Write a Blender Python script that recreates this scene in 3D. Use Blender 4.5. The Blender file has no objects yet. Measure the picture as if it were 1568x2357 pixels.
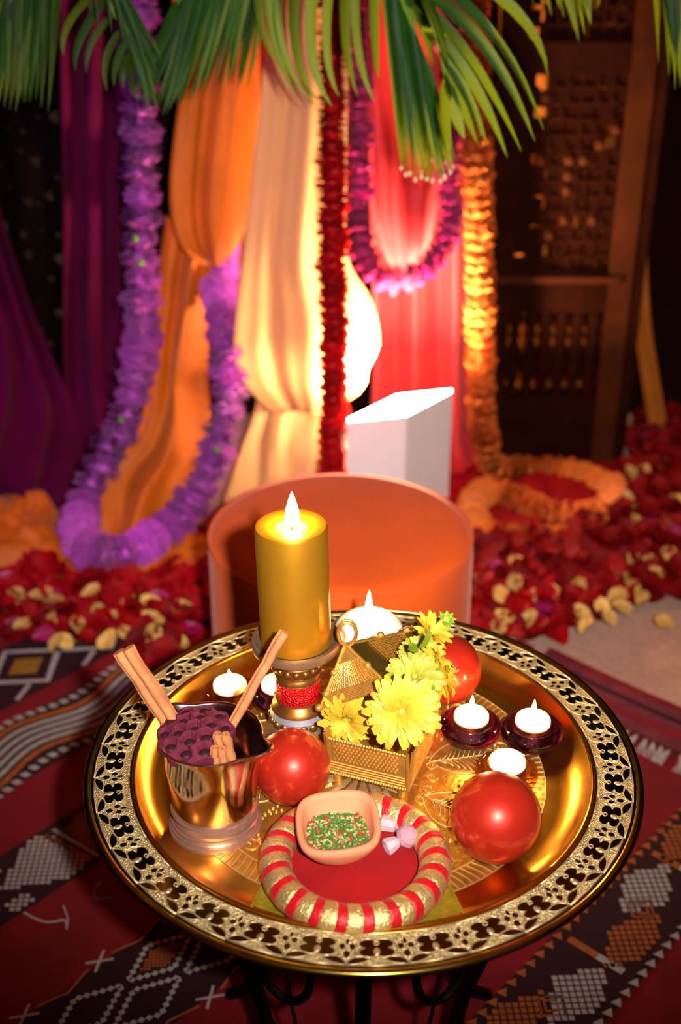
import bpy, math, random
from math import sin, cos, pi, radians, sqrt, exp, atan2
from mathutils import Vector as V, Matrix as MX, noise as mnoise

random.seed(7)
S = bpy.context.scene
COL = S.collection

# ------------------------------------------------------------------ camera
CZ = 1.347; PITCH = radians(27.45); FPX = 2800.0
cam = bpy.data.cameras.new('camera'); camo = bpy.data.objects.new('camera', cam); COL.objects.link(camo)
cam.sensor_fit = 'VERTICAL'; cam.sensor_height = 36.0; cam.sensor_width = 36.0
cam.lens = FPX / 2357 * 36
camo.location = (0, 0, CZ); camo.rotation_euler = (pi / 2 - PITCH, 0, 0)
cam.dof.use_dof = True; cam.dof.focus_distance = 1.30; cam.dof.aperture_fstop = 3.2
cam.clip_start = 0.05
S.camera = camo

# ------------------------------------------------------------------ world, exposure, lights
w = bpy.data.worlds.new('world'); S.world = w; w.use_nodes = True
w.node_tree.nodes['Background'].inputs[0].default_value = (0.9, 0.45, 0.3, 1)
w.node_tree.nodes['Background'].inputs[1].default_value = 0.05
S.view_settings.view_transform = 'Standard'; S.view_settings.look = 'None'
S.view_settings.exposure = 0.0; S.view_settings.gamma = 1.0; S.view_settings.use_curve_mapping = False
S.cycles.max_bounces = 5; S.cycles.diffuse_bounces = 2; S.cycles.glossy_bounces = 4; S.cycles.transmission_bounces = 5; S.cycles.transparent_max_bounces = 6; S.cycles.use_adaptive_sampling = True; S.cycles.adaptive_threshold = 0.1; S.cycles.adaptive_min_samples = 20; S.cycles.caustics_reflective = False; S.cycles.caustics_refractive = False
S.cycles.sample_clamp_indirect = 4.0

def lamp(name, kind, loc, power, col, size=0.05, target=None, spot=None):
    l = bpy.data.lights.new(name, kind); o = bpy.data.objects.new(name, l); COL.objects.link(o)
    o.location = loc; l.energy = power; l.color = col
    if kind == 'AREA': l.size = size
    else: l.shadow_soft_size = size
    if spot: l.spot_size = spot; l.spot_blend = 0.8
    if target is not None:
        o.rotation_euler = (V(target) - V(loc)).to_track_quat('-Z', 'Y').to_euler()
    return o
# the camera's own flash, beside the lens
lamp('camera_flash', 'SPOT', (0.10, -0.01, 1.40), 225, (1.0, 0.93, 0.86), 0.02, (0.04, 1.95, 0.52), radians(63)).data.spot_blend = 1.0
# violet wash of the event lighting on the left drapes
lamp('violet_wash', 'SPOT', (-1.7, 1.5, 1.9), 45, (0.66, 0.10, 0.9), 0.08, (-0.75, 2.5, 0.7), radians(55))
# warm room lamp far to the right
lamp('amber_wash', 'SPOT', (2.1, 1.9, 2.3), 40, (1.0, 0.5, 0.16), 0.1, (1.0, 2.9, 0.6), radians(60))

# ------------------------------------------------------------------ helpers: view geometry
_c, _s = cos(PITCH), sin(PITCH)
def ray(x, y): 
    a = (x - 784) / FPX; b = (1178.5 - y) / FPX
    return V((a, _c + b * _s, -_s + b * _c))
def onz(x, y, z):
    d = ray(x, y); return V((0, 0, CZ)) + d * ((z - CZ) / d.z)
def aty(x, y, Y):
    d = ray(x, y); return V((0, 0, CZ)) + d * (Y / d.y)
def mpp(P):
    return (P.y * _c - (P.z - CZ) * _s) / FPX      # metres per photo pixel at P

# ------------------------------------------------------------------ helpers: materials
def hx(h):
    h = h.lstrip('#'); r = []
    for i in (0, 2, 4):
        c = int(h[i:i + 2], 16) / 255
        r.append(c / 12.92 if c <= 0.04045 else ((c + 0.055) / 1.055) ** 2.4)
    return tuple(r)
MATS = {}
def mat(name, col, rough=0.5, metal=0.0, var=0.0, vscale=20.0, orand=0.0, bump=0.0, bscale=200.0, btype='noise',
        transl=0.0, tcol=None, sheen=0.0, coat=0.0, emit=0.0, ecol=None, trans=0.0, ior=1.45, thin=0.0, sss=0.0, aniso=0.0, spec=0.5, col2=None, rvar=0.0):
    if isinstance(col, str): col = hx(col)
    m = bpy.data.materials.new(name); m.use_nodes = True; nt = m.node_tree; N = nt.nodes; L = nt.links
    b = N['Principled BSDF']; I = b.inputs
    I['Base Color'].default_value = (*col, 1); I['Roughness'].default_value = rough; I['Metallic'].default_value = metal
    I['Specular IOR Level'].default_value = spec; I['IOR'].default_value = ior
    I['Transmission Weight'].default_value = trans; I['Coat Weight'].default_value = coat; I['Coat Roughness'].default_value = 0.03
    I['Sheen Weight'].default_value = sheen; I['Sheen Roughness'].default_value = 0.4
    if sheen: I['Sheen Tint'].default_value = (*[min(1, c * 0.7 + 0.3) for c in col], 1)
    if sss:
        I['Subsurface Weight'].default_value = sss; I['Subsurface Radius'].default_value = (0.02, 0.012, 0.006); I['Subsurface Scale'].default_value = 0.5
    if emit:
        I['Emission Color'].default_value = (*(ecol or col), 1); I['Emission Strength'].default_value = emit
    src = None
    tc = N.new('ShaderNodeTexCoord')
    if var or col2:
        nz = N.new('ShaderNodeTexNoise'); nz.inputs['Scale'].default_value = vscale; nz.inputs['Detail'].default_value = 5
        L.new(tc.outputs['Object'], nz.inputs['Vector'])
        rp = N.new('ShaderNodeValToRGB'); rp.color_ramp.elements[0].position = 0.3; rp.color_ramp.elements[1].position = 0.7
        c2 = (hx(col2) if isinstance(col2, str) else col2) if col2 else tuple(min(1, c * (1 + var)) for c in col)
        rp.color_ramp.elements[0].color = (*[c * (1 - var) for c in col], 1); rp.color_ramp.elements[1].color = (*c2, 1)
        L.new(nz.outputs['Fac'], rp.inputs['Fac']); src = rp.outputs['Color']
        if rvar:
            ma = N.new('ShaderNodeMath'); ma.operation = 'MULTIPLY_ADD'; ma.inputs[1].default_value = rvar; ma.inputs[2].default_value = rough
            L.new(nz.outputs['Fac'], ma.inputs[0]); L.new(ma.outputs[0], I['Roughness'])
    if orand:
        oi = N.new('ShaderNodeObjectInfo'); hs = N.new('ShaderNodeHueSaturation')
        mr = N.new('ShaderNodeMapRange'); mr.inputs['To Min'].default_value = 1 - orand; mr.inputs['To Max'].default_value = 1 + orand
        L.new(oi.outputs['Random'], mr.inputs['Value']); L.new(mr.outputs[0], hs.inputs['Value'])
        if src: L.new(src, hs.inputs['Color'])
        else: hs.inputs['Color'].default_value = (*col, 1)
        src = hs.outputs['Color']
    if src: L.new(src, I['Base Color'])
    if bump:
        if btype == 'noise':
            t = N.new('ShaderNodeTexNoise'); t.inputs['Scale'].default_value = bscale; t.inputs['Detail'].default_value = 4; out = t.outputs['Fac']
        elif btype == 'voronoi':
            t = N.new('ShaderNodeTexVoronoi'); t.inputs['Scale'].default_value = bscale; out = t.outputs['Distance']
        else:
            t = N.new('ShaderNodeTexWave'); t.inputs['Scale'].default_value = bscale; t.inputs['Distortion'].default_value = 1.0; out = t.outputs['Color']
            t.bands_direction = btype
        L.new(tc.outputs['Object'], t.inputs['Vector'])
        bp = N.new('ShaderNodeBump'); bp.inputs['Strength'].default_value = bump; bp.inputs['Distance'].default_value = 0.002
        L.new(out, bp.inputs['Height']); L.new(bp.outputs['Normal'], I['Normal'])
    if transl:
        tr = N.new('ShaderNodeBsdfTranslucent'); mx = N.new('ShaderNodeMixShader'); mx.inputs[0].default_value = transl
        tr.inputs['Color'].default_value = (*(tcol or col), 1)
        if src and not tcol: L.new(src, tr.inputs['Color'])
        o = N['Material Output']
        L.new(b.outputs[0], mx.inputs[1]); L.new(tr.outputs[0], mx.inputs[2]); L.new(mx.outputs[0], o.inputs['Surface'])
    if thin:      # thin-walled look: part of the light passes straight through, tinted
        tp = N.new('ShaderNodeBsdfTransparent'); mx = N.new('ShaderNodeMixShader'); mx.inputs[0].default_value = thin
        tp.inputs['Color'].default_value = (*(tcol or col), 1); o = N['Material Output']
        L.new(b.outputs[0], mx.inputs[1]); L.new(tp.outputs[0], mx.inputs[2]); L.new(mx.outputs[0], o.inputs['Surface'])
    MATS[name] = m
    return m

# ------------------------------------------------------------------ helpers: meshes and objects
class MB:
    def __init__(s): s.v = []; s.f = []
    def add(s, vs, fs):
        n = len(s.v); s.v += [V(p) for p in vs]; s.f += [tuple(i + n for i in f) for f in fs]; return s
    def join(s, o): return s.add(o.v, o.f)
    def xf(s, M): s.v = [M @ p for p in s.v]; return s
    def box(s, lo, hi):
        x0, y0, z0 = lo; x1, y1, z1 = hi
        return s.add([(x0,y0,z0),(x1,y0,z0),(x1,y1,z0),(x0,y1,z0),(x0,y0,z1),(x1,y0,z1),(x1,y1,z1),(x0,y1,z1)],
            [(0,3,2,1),(4,5,6,7),(0,1,5,4),(1,2,6,5),(2,3,7,6),(3,0,4,7)])
    def bar(s, a, b, wd, h, upv=(0,0,1)):
        a = V(a); b = V(b); t = (b - a).normalized(); sd = t.cross(V(upv))
        if sd.length < 1e-4: sd = t.cross(V((1,0,0)))
        sd.normalize(); u = sd.cross(t)
        vs = []
        for p in (a, b):
            for i, j in ((-1,-1),(1,-1),(1,1),(-1,1)): vs.append(p + sd * (i * wd / 2) + u * (j * h / 2))
        return s.add(vs, [(3,2,1,0),(4,5,6,7),(0,1,5,4),(1,2,6,5),(2,3,7,6),(3,0,4,7)])
    def lathe(s, prof, n=48, c=(0,0,0), closed=False, fn=None):
        vs = []; fs = []; c = V(c); m = len(prof)
        for i in range(n):
            a = 2 * pi * i / n
            for r, z in prof:
                if fn: r, z = fn(r, z, a)
                vs.append(c + V((r * cos(a), r * sin(a), z)))
        for i in range(n):
            j = (i + 1) % n
            for k in range(m - 1 if not closed else m):
                k2 = (k + 1) % m
                fs.append((i * m + k, j * m + k, j * m + k2, i * m + k2))
        return s.add(vs, fs)
    def tube(s, pts, rad, n=8, closed=False, cap=True):
        pts = [V(p) for p in pts]; m = len(pts)
        if not hasattr(rad, '__len__'): rad = [rad] * m
        prev = None; vs = []; fs = []
        for i, p in enumerate(pts):
            if closed: t = pts[(i + 1) % m] - pts[i - 1]
            else: t = pts[min(i + 1, m - 1)] - pts[max(i - 1, 0)]
            t.normalize()
            if prev is None:
                x = t.orthogonal().normalized()
            else:
                x = prev - t * prev.dot(t)
                x = x.normalized() if x.length > 1e-6 else t.orthogonal().normalized()
            prev = x; y = t.cross(x)
            for k in range(n):
                a = 2 * pi * k / n; vs.append(p + (x * cos(a) + y * sin(a)) * rad[i])
        for i in range(m if closed else m - 1):
            j = (i + 1) % m
            for k in range(n):
                l = (k + 1) % n; fs.append((i * n + k, i * n + l, j * n + l, j * n + k))
        if cap and not closed:
            fs.append(tuple(range(n - 1, -1, -1))); fs.append(tuple((m - 1) * n + k for k in range(n)))
        return s.add(vs, fs)
    def prism(s, poly, z0, z1):
        n = len(poly)
        return s.add([(x, y, z0) for x, y in poly] + [(x, y, z1) for x, y in poly],
            [tuple(range(n - 1, -1, -1)), tuple(range(n, 2 * n))] + [(i, (i + 1) % n, n + (i + 1) % n, n + i) for i in range(n)])
    def ball(s, c, r, nu=12, nv=8, sq=(1,1,1)):
        vs = []; fs = []; c = V(c)
        vs.append(c + V((0, 0, r * sq[2])))
        for j in range(1, nv):
            t = pi * j / nv
            for i in range(nu):
                a = 2 * pi * i / nu; vs.append(c + V((r * sin(t) * cos(a) * sq[0], r * sin(t) * sin(a) * sq[1], r * cos(t) * sq[2])))
        vs.append(c - V((0, 0, r * sq[2])))
        for i in range(nu): fs.append((0, 1 + i, 1 + (i + 1) % nu))
        for j in range(nv - 2):
            for i in range(nu):
                a = 1 + j * nu; k = (i + 1) % nu; fs.append((a + i, a + nu + i, a + nu + k, a + k))
        a = 1 + (nv - 2) * nu
        for i in range(nu): fs.append((a + i, len(vs) - 1, a + (i + 1) % nu))
        return s.add(vs, fs)
    def mesh(s, name, m, smooth=True):
        me = bpy.data.meshes.new(name); me.from_pydata([tuple(p) for p in s.v], [], s.f); me.update()
        if m is not None: me.materials.append(MATS[m] if isinstance(m, str) else m)
        if smooth:
            me.polygons.foreach_set('use_smooth', [True] * len(me.polygons))
        return me

def origin(o):
    p = V((0, 0, 0))
    while o is not None: p = p + V(o.location); o = o.parent
    return p
def tag(o, label=None, cat=None, group=None, kind=None):
    if label: o['label'] = label
    if cat: o['category'] = cat
    if group: o['group'] = group
    if kind: o['kind'] = kind
    return o
def thing(name, label, cat, loc, group=None):
    o = bpy.data.objects.new(name, None); COL.objects.link(o); o.location = loc; o.empty_display_size = 0.02
    return tag(o, label, cat, group)
def sharp(me, ang):
    try: me.set_sharp_from_angle(angle=radians(ang))
    except Exception: pass
def part(name, mb, m, parent=None, smooth=True, loc=None, ang=40):
    """mb in world coordinates -> one mesh object, its origin at its parent's base (or at loc)"""
    base = origin(parent) if parent else V(loc if loc is not None else (0, 0, 0))
    mb.v = [p - base for p in mb.v]
    me = mb.mesh(name, m, smooth)
    if smooth and ang: sharp(me, ang)
    o = bpy.data.objects.new(name, me); COL.objects.link(o)
    if parent: o.parent = parent
    else: o.location = base
    return o
def place(name, me, M, parent=None):
    """a mesh in its own frame, set at world matrix M"""
    o = bpy.data.objects.new(name, me); COL.objects.link(o)
    if parent:
        o.parent = parent; o.matrix_basis = MX.Translation(-origin(parent)) @ M
    else: o.matrix_basis = M
    return o
def struct(name, mb, m, smooth=False, label=None):
    o = part(name, mb, m, None, smooth); o['kind'] = 'structure'
    if label: o['label'] = label
    return o
def frame(p, z, x=None, s=1.0):
    """matrix with local Z along z"""
    z = V(z).normalized(); x = V(x) if x is not None else z.orthogonal()
    x = (x - z * x.dot(z))
    x = x.normalized() if x.length > 1e-6 else z.orthogonal().normalized()
    y = z.cross(x)
    if not hasattr(s, '__len__'): s = (s, s, s)
    M = MX(((x.x*s[0], y.x*s[1], z.x*s[2], p[0]), (x.y*s[0], y.y*s[1], z.y*s[2], p[1]), (x.z*s[0], y.z*s[1], z.z*s[2], p[2]), (0, 0, 0, 1)))
    return M
def smooth_path(pts, n):
    """Catmull-Rom through points, n samples equally spaced by length"""
    P = [V(p) for p in pts]; P = [P[0] * 2 - P[1]] + P + [P[-1] * 2 - P[-2]]
    fine = []
    for i in range(1, len(P) - 2):
        for k in range(24):
            t = k / 24; a, b, c, d = P[i-1], P[i], P[i+1], P[i+2]
            fine.append(0.5 * ((2*b) + (c-a)*t + (2*a-5*b+4*c-d)*t*t + (3*b-a-3*c+d)*t**3))
    fine.append(P[-2]); L = [0]
    for i in range(1, len(fine)): L.append(L[-1] + (fine[i] - fine[i-1]).length)
    out = []; j = 0
    for k in range(n):
        s = L[-1] * k / (n - 1)
        while j < len(L) - 2 and L[j + 1] < s: j += 1
        q = (s - L[j]) / max(1e-9, L[j+1] - L[j]); out.append(fine[j].lerp(fine[j+1], min(1, q)))
    return out
def path_len(P): return sum((P[i+1] - P[i]).length for i in range(len(P) - 1))

# ------------------------------------------------------------------ materials
mat('carpet', '#c39a86', 0.95, var=0.12, vscale=60, bump=0.5, bscale=500)
mat('rug_red', '#7e0611', 0.95, var=0.28, vscale=9, bump=0.6, bscale=420, sheen=0.0)
mat('rug_dark', '#2c050a', 0.95, bump=0.5, bscale=420)
mat('rug_white', '#b4a8a4', 0.95, var=0.2, vscale=120, bump=0.5, bscale=420)
mat('rug_orange', '#a8561c', 0.95, var=0.2, vscale=80, bump=0.5, bscale=420)
mat('rug_mustard', '#9c6f1d', 0.95, var=0.2, vscale=80, bump=0.5, bscale=420)
mat('rug_purple', '#6e2433', 0.95, var=0.3, vscale=40, bump=0.5, bscale=300)
mat('wall_dark', '#1a0606', 0.95, spec=.05, var=0.2, vscale=5)
mat('tent', '#a85a2c', 0.9, var=0.2, vscale=3)
mat('maroon_cloth', '#5a0436', 0.8, var=0.25, vscale=6, spec=.1, sheen=0.12, bump=0.2, bscale=150, transl=0.15)
mat('dark_cloth', '#0d0405', 0.95, spec=.05, var=0.4, vscale=8, bump=0.3, bscale=100)
mat('tan_motif', '#36240f', 0.85, var=0.5, vscale=40)
mat('orange_cloth', '#e8720c', 0.6, var=0.12, vscale=10, sheen=0.5, bump=0.25, bscale=160, transl=0.25)
mat('cream_cloth', '#f4b878', 0.6, var=0.06, vscale=8, sheen=0.3, bump=0.12, bscale=160, transl=0.32)
mat('red_cloth', '#e43038', 0.6, var=0.15, vscale=10, sheen=0.8, bump=0.25, bscale=140, transl=0.25)
mat('dark_red_cloth', '#8c0810', 0.75, spec=.2, var=0.2, vscale=10, bump=0.25, bscale=140)
mat('amber_cloth', '#bc6a16', 0.7, var=0.1, vscale=12, transl=0.2)
mat('dark_wood', '#220a04', 0.8, spec=.02, var=0.35, vscale=14, bump=0.2, bscale=60)
mat('mid_wood', '#3a1807', 0.8, spec=.05, var=0.25, vscale=14, bump=0.2, bscale=60)
mat('velvet_orange', '#e2560a', 0.85, var=0.14, vscale=6, sheen=0.45, bump=0.15, bscale=300)
mat('white_paint', '#f6eef2', 0.5, var=0.03, vscale=10)
mat('diffuser', (1, 0.9, 0.8), 0.5, emit=1150.0, ecol=(1.0, 0.70, 0.42))
mat('purple_petal', '#cc58cc', 0.6, var=0.3, vscale=60, orand=0.25, transl=0.18, sheen=0.2)
mat('magenta_petal', '#cc2080', 0.6, var=0.3, vscale=60, orand=0.25, transl=0.25, sheen=0.2)
mat('orange_petal', '#ff7e30', 0.6, var=0.15, vscale=60, orand=0.15, transl=0.25, col2='#ff9c46')
mat('red_petal', '#d80e18', 0.55, var=0.2, vscale=60, orand=0.25, transl=0.2)
mat('calyx_green', '#5f8a2a', 0.6, var=0.2, vscale=60)
mat('rose_red', '#8a0208', 0.65, spec=.2, var=0.25, vscale=50, orand=0.5, transl=0.15)
mat('rose_yellow', '#d4953a', 0.6, spec=.2, var=0.15, vscale=50, orand=0.25, transl=0.2, col2='#e8c474')
mat('rose_magenta', '#a31255', 0.5, var=0.2, vscale=50, orand=0.3, transl=0.15)
mat('leaf', '#1f4c12', 0.5, spec=.25, var=0.3, vscale=14, orand=0.25, transl=0.36, tcol=hx('#75850f'))
mat('leaf_tip', '#e6cf9a', 0.5)
mat('rachis', '#6c8a2c', 0.45)

# ================================================================== setting
mb = MB(); mb.add([(-3.2,-1.2,0),(3.2,-1.2,0),(3.2,3.5,0),(-3.2,3.5,0),(-3.2,-1.2,-0.05),(3.2,-1.2,-0.05),(3.2,3.5,-0.05),(-3.2,3.5,-0.05)],
    [(0,1,2,3),(7,6,5,4),(0,4,5,1),(1,5,6,2),(2,6,7,3),(3,7,4,0)])
struct('floor', mb, 'carpet', label='pale pinkish beige carpeted floor')
struct('wall_back', MB().box((-3.2, 3.2, 0), (3.2, 3.25, 2.75)), 'wall_dark', label='dark reddish brown wall behind the drapes')
struct('wall_left', MB().box((-3.2, -1.2, 0), (-3.15, 3.2, 2.75)), 'wall_dark')
struct('wall_right', MB().box((3.15, -1.2, 0), (3.2, 3.2, 2.75)), 'wall_dark')
struct('ceiling', MB().box((-3.2, -1.2, 2.75), (3.2, 3.5, 2.8)), 'tent')

# ------------------------------------------------------------------ rug (woven in a frame turned 48 degrees)
RA = radians(47.5); RU = V((cos(RA), sin(RA), 0)); RV = V((sin(RA), -cos(RA), 0)); RO = V((0.0243, 1.053, 0))
RZ = 0.006
def rab(px, py):
    p = onz(px, py, RZ) - RO; return (p.dot(RU), p.dot(RV))
def rpt(a, b, z=RZ): return RO + RU * a + RV * b + V((0, 0, z))
A_END = (rab(1190, 1478)[0] + rab(1568, 1642)[0]) / 2 - 0.10      # far end of the rug, towards the upper right
rug = thing('kilim_rug', 'large dark red woven rug with white and orange geometric bands under the tray', 'rug', (RO.x, RO.y, 0))
mb = MB()
NU, NV = 60, 60
vs = []; fs = []
for i in range(NU + 1):
    for j in range(NV + 1):
        a = -1.5 + (A_END + 1.5) * i / NU; b = -1.3 + 2.4 * j / NV
        vs.append(rpt(a, b, RZ + 0.0015 * mnoise.noise(V((a * 5, b * 5, 0)))))
for i in range(NU):
    for j in range(NV):
        k = i * (NV + 1) + j; fs.append((k, k + 1, k + NV + 2, k + NV + 1))
mb.add(vs, fs)
o = part('woven_field', mb, 'rug_red', rug)
md = o.modifiers.new('thick', 'SOLIDIFY'); md.thickness = 0.004; md.offset = -1
class Woven:
    """flat brocade laid in rug coordinates, a hair above the field"""
    def __init__(s, z=0.0022): s.m = MB(); s.z = RZ + z
    def poly(s, pts):
        n = len(pts); top = [rpt(a, b, s.z) for a, b in pts]
        s.m.add(top, [tuple(range(n))]); return s
    def ribbon(s, pts, wd):
        P = [V((a, b, 0)) for a, b in pts]; n = len(P); vs = []
        for i in range(n):
            t = (P[min(i+1, n-1)] - P[max(i-1, 0)]).normalized(); nn = V((-t.y, t.x, 0)) * wd / 2
            vs += [rpt((P[i]+nn).x, (P[i]+nn).y, s.z), rpt((P[i]-nn).x, (P[i]-nn).y, s.z)]
        s.m.add(vs, [(2*i, 2*i+1, 2*i+3, 2*i+2) for i in range(n-1)]); return s
    def loz(s, a, b, da, db): return s.poly([(a-da, b), (a, b-db), (a+da, b), (a, b+db)])
    def stitches(s, p, q, step, da, db):
        p = V((*p, 0)); q = V((*q, 0)); n = max(1, int((q-p).length / step)); t = (q-p).normalized(); nn = V((-t.y, t.x, 0))
        for i in range(n):
            c = p.lerp(q, (i + 0.5) / n)
            s.poly([tuple((c + t*x + nn*y)[:2]) for x, y in ((-da, 0), (0, -db), (da, 0), (0, db))])
        return s
    def lattice(s, inside, a0, a1, b0, b1, st):
        i = 0; a = a0
        while a < a1:
            b = b0 + (st / 2 if i % 2 else 0)
            while b < b1:
                if inside(a, b): s.loz(a, b, st * 0.36, st * 0.40)
                b += st
            a += st / 2; i += 1
        return s
    def put(s, name, m): 
        o = part(name, s.m, m, rug, smooth=False); o['kind'] = 'stuff'; return o
# near-left band: dotted double lozenge chain with crosses
a0, b0 = rab(395, 2225)
per = 0.125; hw = 0.056
dk = Woven(0.0014); dk.poly([(a0-0.8, b0-hw-.02), (a0+0.75, b0-hw-.02), (a0+0.75, b0+hw+.02), (a0-0.8, b0+hw+.02)]); dk.put('dark_band', 'rug_dark')
wz = Woven(); orr = Woven()
def diamond(ac, bc, da, db):
    for (x0_, y0_), (x1_, y1_) in (((-da, 0), (0, db)), ((0, db), (da, 0)), ((da, 0), (0, -db)), ((0, -db), (-da, 0))):
        wz.stitches((ac + x0_, bc + y0_), (ac + x1_, bc + y1_), 0.0098, 0.0056, 0.0050)
for k in range(-6, 6):
    a = a0 + k * per
    diamond(a, b0 - hw*.42, per*.46, hw*.52); diamond(a + per/2, b0 + hw*.42, per*.46, hw*.52)
    for sgn in (-1, 1):
        c = (a + (per/2 if sgn < 0 else 0), b0 + sgn * (hw + .024)); q = 0.016
        wz.ribbon([(c[0]-q, c[1]-q*.7), (c[0]+q, c[1]+q*.7)], 0.004); wz.z += .0002
        wz.ribbon([(c[0]-q, c[1]+q*.7), (c[0]+q, c[1]-q*.7)], 0.004); wz.z -= .0002
        orr.ribbon([(c[0]+q*1.2, c[1]), (c[0] + per/2, c[1] - sgn*.012), (c[0] + per - q*1.2, c[1])], 0.0035)
    if k % 2 == 0: orr.lattice(lambda x, y, aa=a: abs(x-aa)/(per*.30)+abs(y-b0+hw*.42)/(hw*.36) < 1, a-per/2, a+per/2, b0-hw, b0+hw, 0.0075)
wz.put('dotted_lozenges', 'rug_white'); orr.put('orange_lozenges', 'rug_orange')
# left band: serrated white and orange blocks
a0, b0 = rab(120, 1975)
dk = Woven(0.0014); dk.poly([(a0-0.9, b0-.062), (a0+0.6, b0-.062), (a0+0.6, b0+.062), (a0-0.9, b0+.062)]); dk.put('dark_band', 'rug_dark')
wl = Woven(); ol = Woven()
for k in range(-4, 4):
    ac = a0 + 0.02 + k * 0.24
    wl.lattice(lambda x, y: abs(y-b0)/0.055 + abs(x-ac+.02)/0.085 < 1.15 and x < ac+.012 and abs(y-b0) < .056, ac-.13, ac+.02, b0-.06, b0+.06, 0.0125)
    ol.lattice(lambda x, y: abs(y-b0) < .05 - abs(x-ac-.065)*.45, ac+.032, ac+.105, b0-.06, b0+.06, 0.0085)
    wl.ribbon([(ac+.018, b0-.05), (ac+.03, b0+.05)], 0.007)
    ol.ribbon([(ac-.0, b0-.048), (ac+.018, b0+.048)], 0.009)
    wl.lattice(lambda x, y: abs(y-b0) < .055 and x > ac+.112 and abs(y-b0) > .03, ac+.11, ac+.15, b0-.06, b0+.06, 0.0125)
wl.put('white_blocks', 'rug_white'); ol.put('orange_blocks', 'rug_orange')
# left wavy striped band with dashes
a0, b0 = rab(145, 1672)
wv = Woven(); ov = Woven(); da = Woven(); dk = Woven(0.0014)
dk.poly([(a0-0.9, b0-.075), (a0+0.75, b0-.075), (a0+0.75, b0+.075), (a0-0.9, b0+.075)]); dk.put('dark_band', 'rug_dark')
def wave(a): return 0.016 * sin((a - a0) * 2 * pi / 0.26)
for off, wd, w_ in ((-.046, .012, ov), (-.028, .009, wv), (-.010, .009, wv), (.008, .009, wv), (.026, .009, wv), (.044, .011, ov)):
    w_.ribbon([(a0 - 0.9 + 1.6*i/160, b0 + off + wave(a0 - 0.9 + 1.6*i/160)) for i in range(161)], wd)
for i in range(76):
    a = a0 - 0.88 + i * 0.021
    for off in (-.068, .066):
        c = b0 + off + wave(a) * .7; da.poly([(a-.007, c-.008), (a+.005, c-.006), (a+.008, c+.008), (a-.004, c+.006)])
wv.put('pale_wavy_stripes', 'rug_white'); ov.put('orange_wavy_stripes', 'rug_orange'); da.put('white_dashes', 'rug_white')
# far-left band: grey lozenge lattice with mustard hearts
a0, b0 = rab(60, 1535)
dk = Woven(0.0014); dk.poly([(a0-0.5, b0-.085), (a0+0.5, b0-.085), (a0+0.5, b0+.085), (a0-0.5, b0+.085)]); dk.put('dark_band', 'rug_dark')
gl = Woven(); mu = Woven()
for k in range(-3, 4):
    a = a0 + k * 0.15
    for sgn in (-1, 1):
        gl.ribbon([(a - .075, b0), (a, b0 + sgn*.07), (a + .075, b0)], 0.013)
        gl.ribbon([(a - .075, b0 + sgn*.08), (a - .03, b0 + sgn*.055)], 0.009)
    mu.loz(a, b0, .04, .034)
gl.put('grey_lozenges', 'rug_white'); mu.put('mustard_hearts', 'rug_mustard')
# right band between rows of small triangles
a0, b1 = rab(1380, 2065); b_l = rab(1330, 2110)[1]; b_r = rab(1480, 2240)[1]
bm = (b_l + b_r) / 2
bL = rab(1260, 2180)[1]; bR = rab(1480, 2240)[1]
bl_, br_ = min(bL, bR), max(bL, bR); bm = (bl_ + br_) / 2; bw = (br_ - bl_) / 2
dk = Woven(0.0014); dk.poly([(a0-0.6, bl_-.005), (a0+0.7, bl_-.005), (a0+0.7, br_+.005), (a0-0.6, br_+.005)]); dk.put('dark_band', 'rug_dark')
tr = Woven(); tro = Woven(); lw = Woven(); lo = Woven()
for i in range(56):
    a = a0 - 0.6 + i * 0.0225
    tr.poly([(a-.007, br_-.006), (a+.009, br_), (a-.004, br_+.009)]); tro.poly([(a-.007, bl_-.006), (a+.009, bl_), (a-.004, bl_+.009)])
for k in range(-3, 4):
    ac = a0 + k * 0.235
    sg = 1 if k % 2 else -1
    lo.lattice(lambda x, y: abs(x-ac+.04)/.075 + abs(y-bm+sg*bw*.35)/(bw*.62) < 1, ac-.16, ac+.1, bl_+.012, br_-.012, 0.0135)
    lw.lattice(lambda x, y: abs(x-ac-.06)/.07 + abs(y-bm-sg*bw*.25)/(bw*.66) < 1, ac-.1, ac+.16, bl_+.012, br_-.012, 0.0135)
    lo.ribbon([(ac+.135, bl_+.015), (ac+.135, bm)], 0.012); lw.ribbon([(ac+.135, bm), (ac+.135, br_-.02)], 0.012)
    for q in (.022, .012):
        lo.ribbon([(ac+.02-q, bm), (ac+.02, bm-q), (ac+.02+q, bm), (ac+.02, bm+q), (ac+.02-q, bm)], 0.0035)
tr.put('white_triangles', 'rug_white'); tro.put('orange_triangles', 'rug_orange'); lw.put('white_lattice', 'rug_white'); lo.put('orange_lattice', 'rug_orange')
# fringe of the far end: each tassel
tm = MB()
for k in range(5):
    pts = [V((0, 0, 0)), V((0.012, (k-2)*.0012, .001)), V((0.03, (k-2)*.003, .0)), V((0.048, (k-2)*.0045 + .002*sin(k*3), -.001))]
    tm.tube(pts, [.0014, .0014, .0012, .0008], 4)
tme = tm.mesh('tassel', 'rug_white')
for i in range(38):
    b = -0.10 + i * 0.0165 + random.uniform(-.003, .003)
    M = frame(rpt(A_END - .006, b, RZ + .004), (0, 0, 1), -RU + RV * random.uniform(-.1, .9))
    place('tassel', tme, M, rug)

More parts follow.
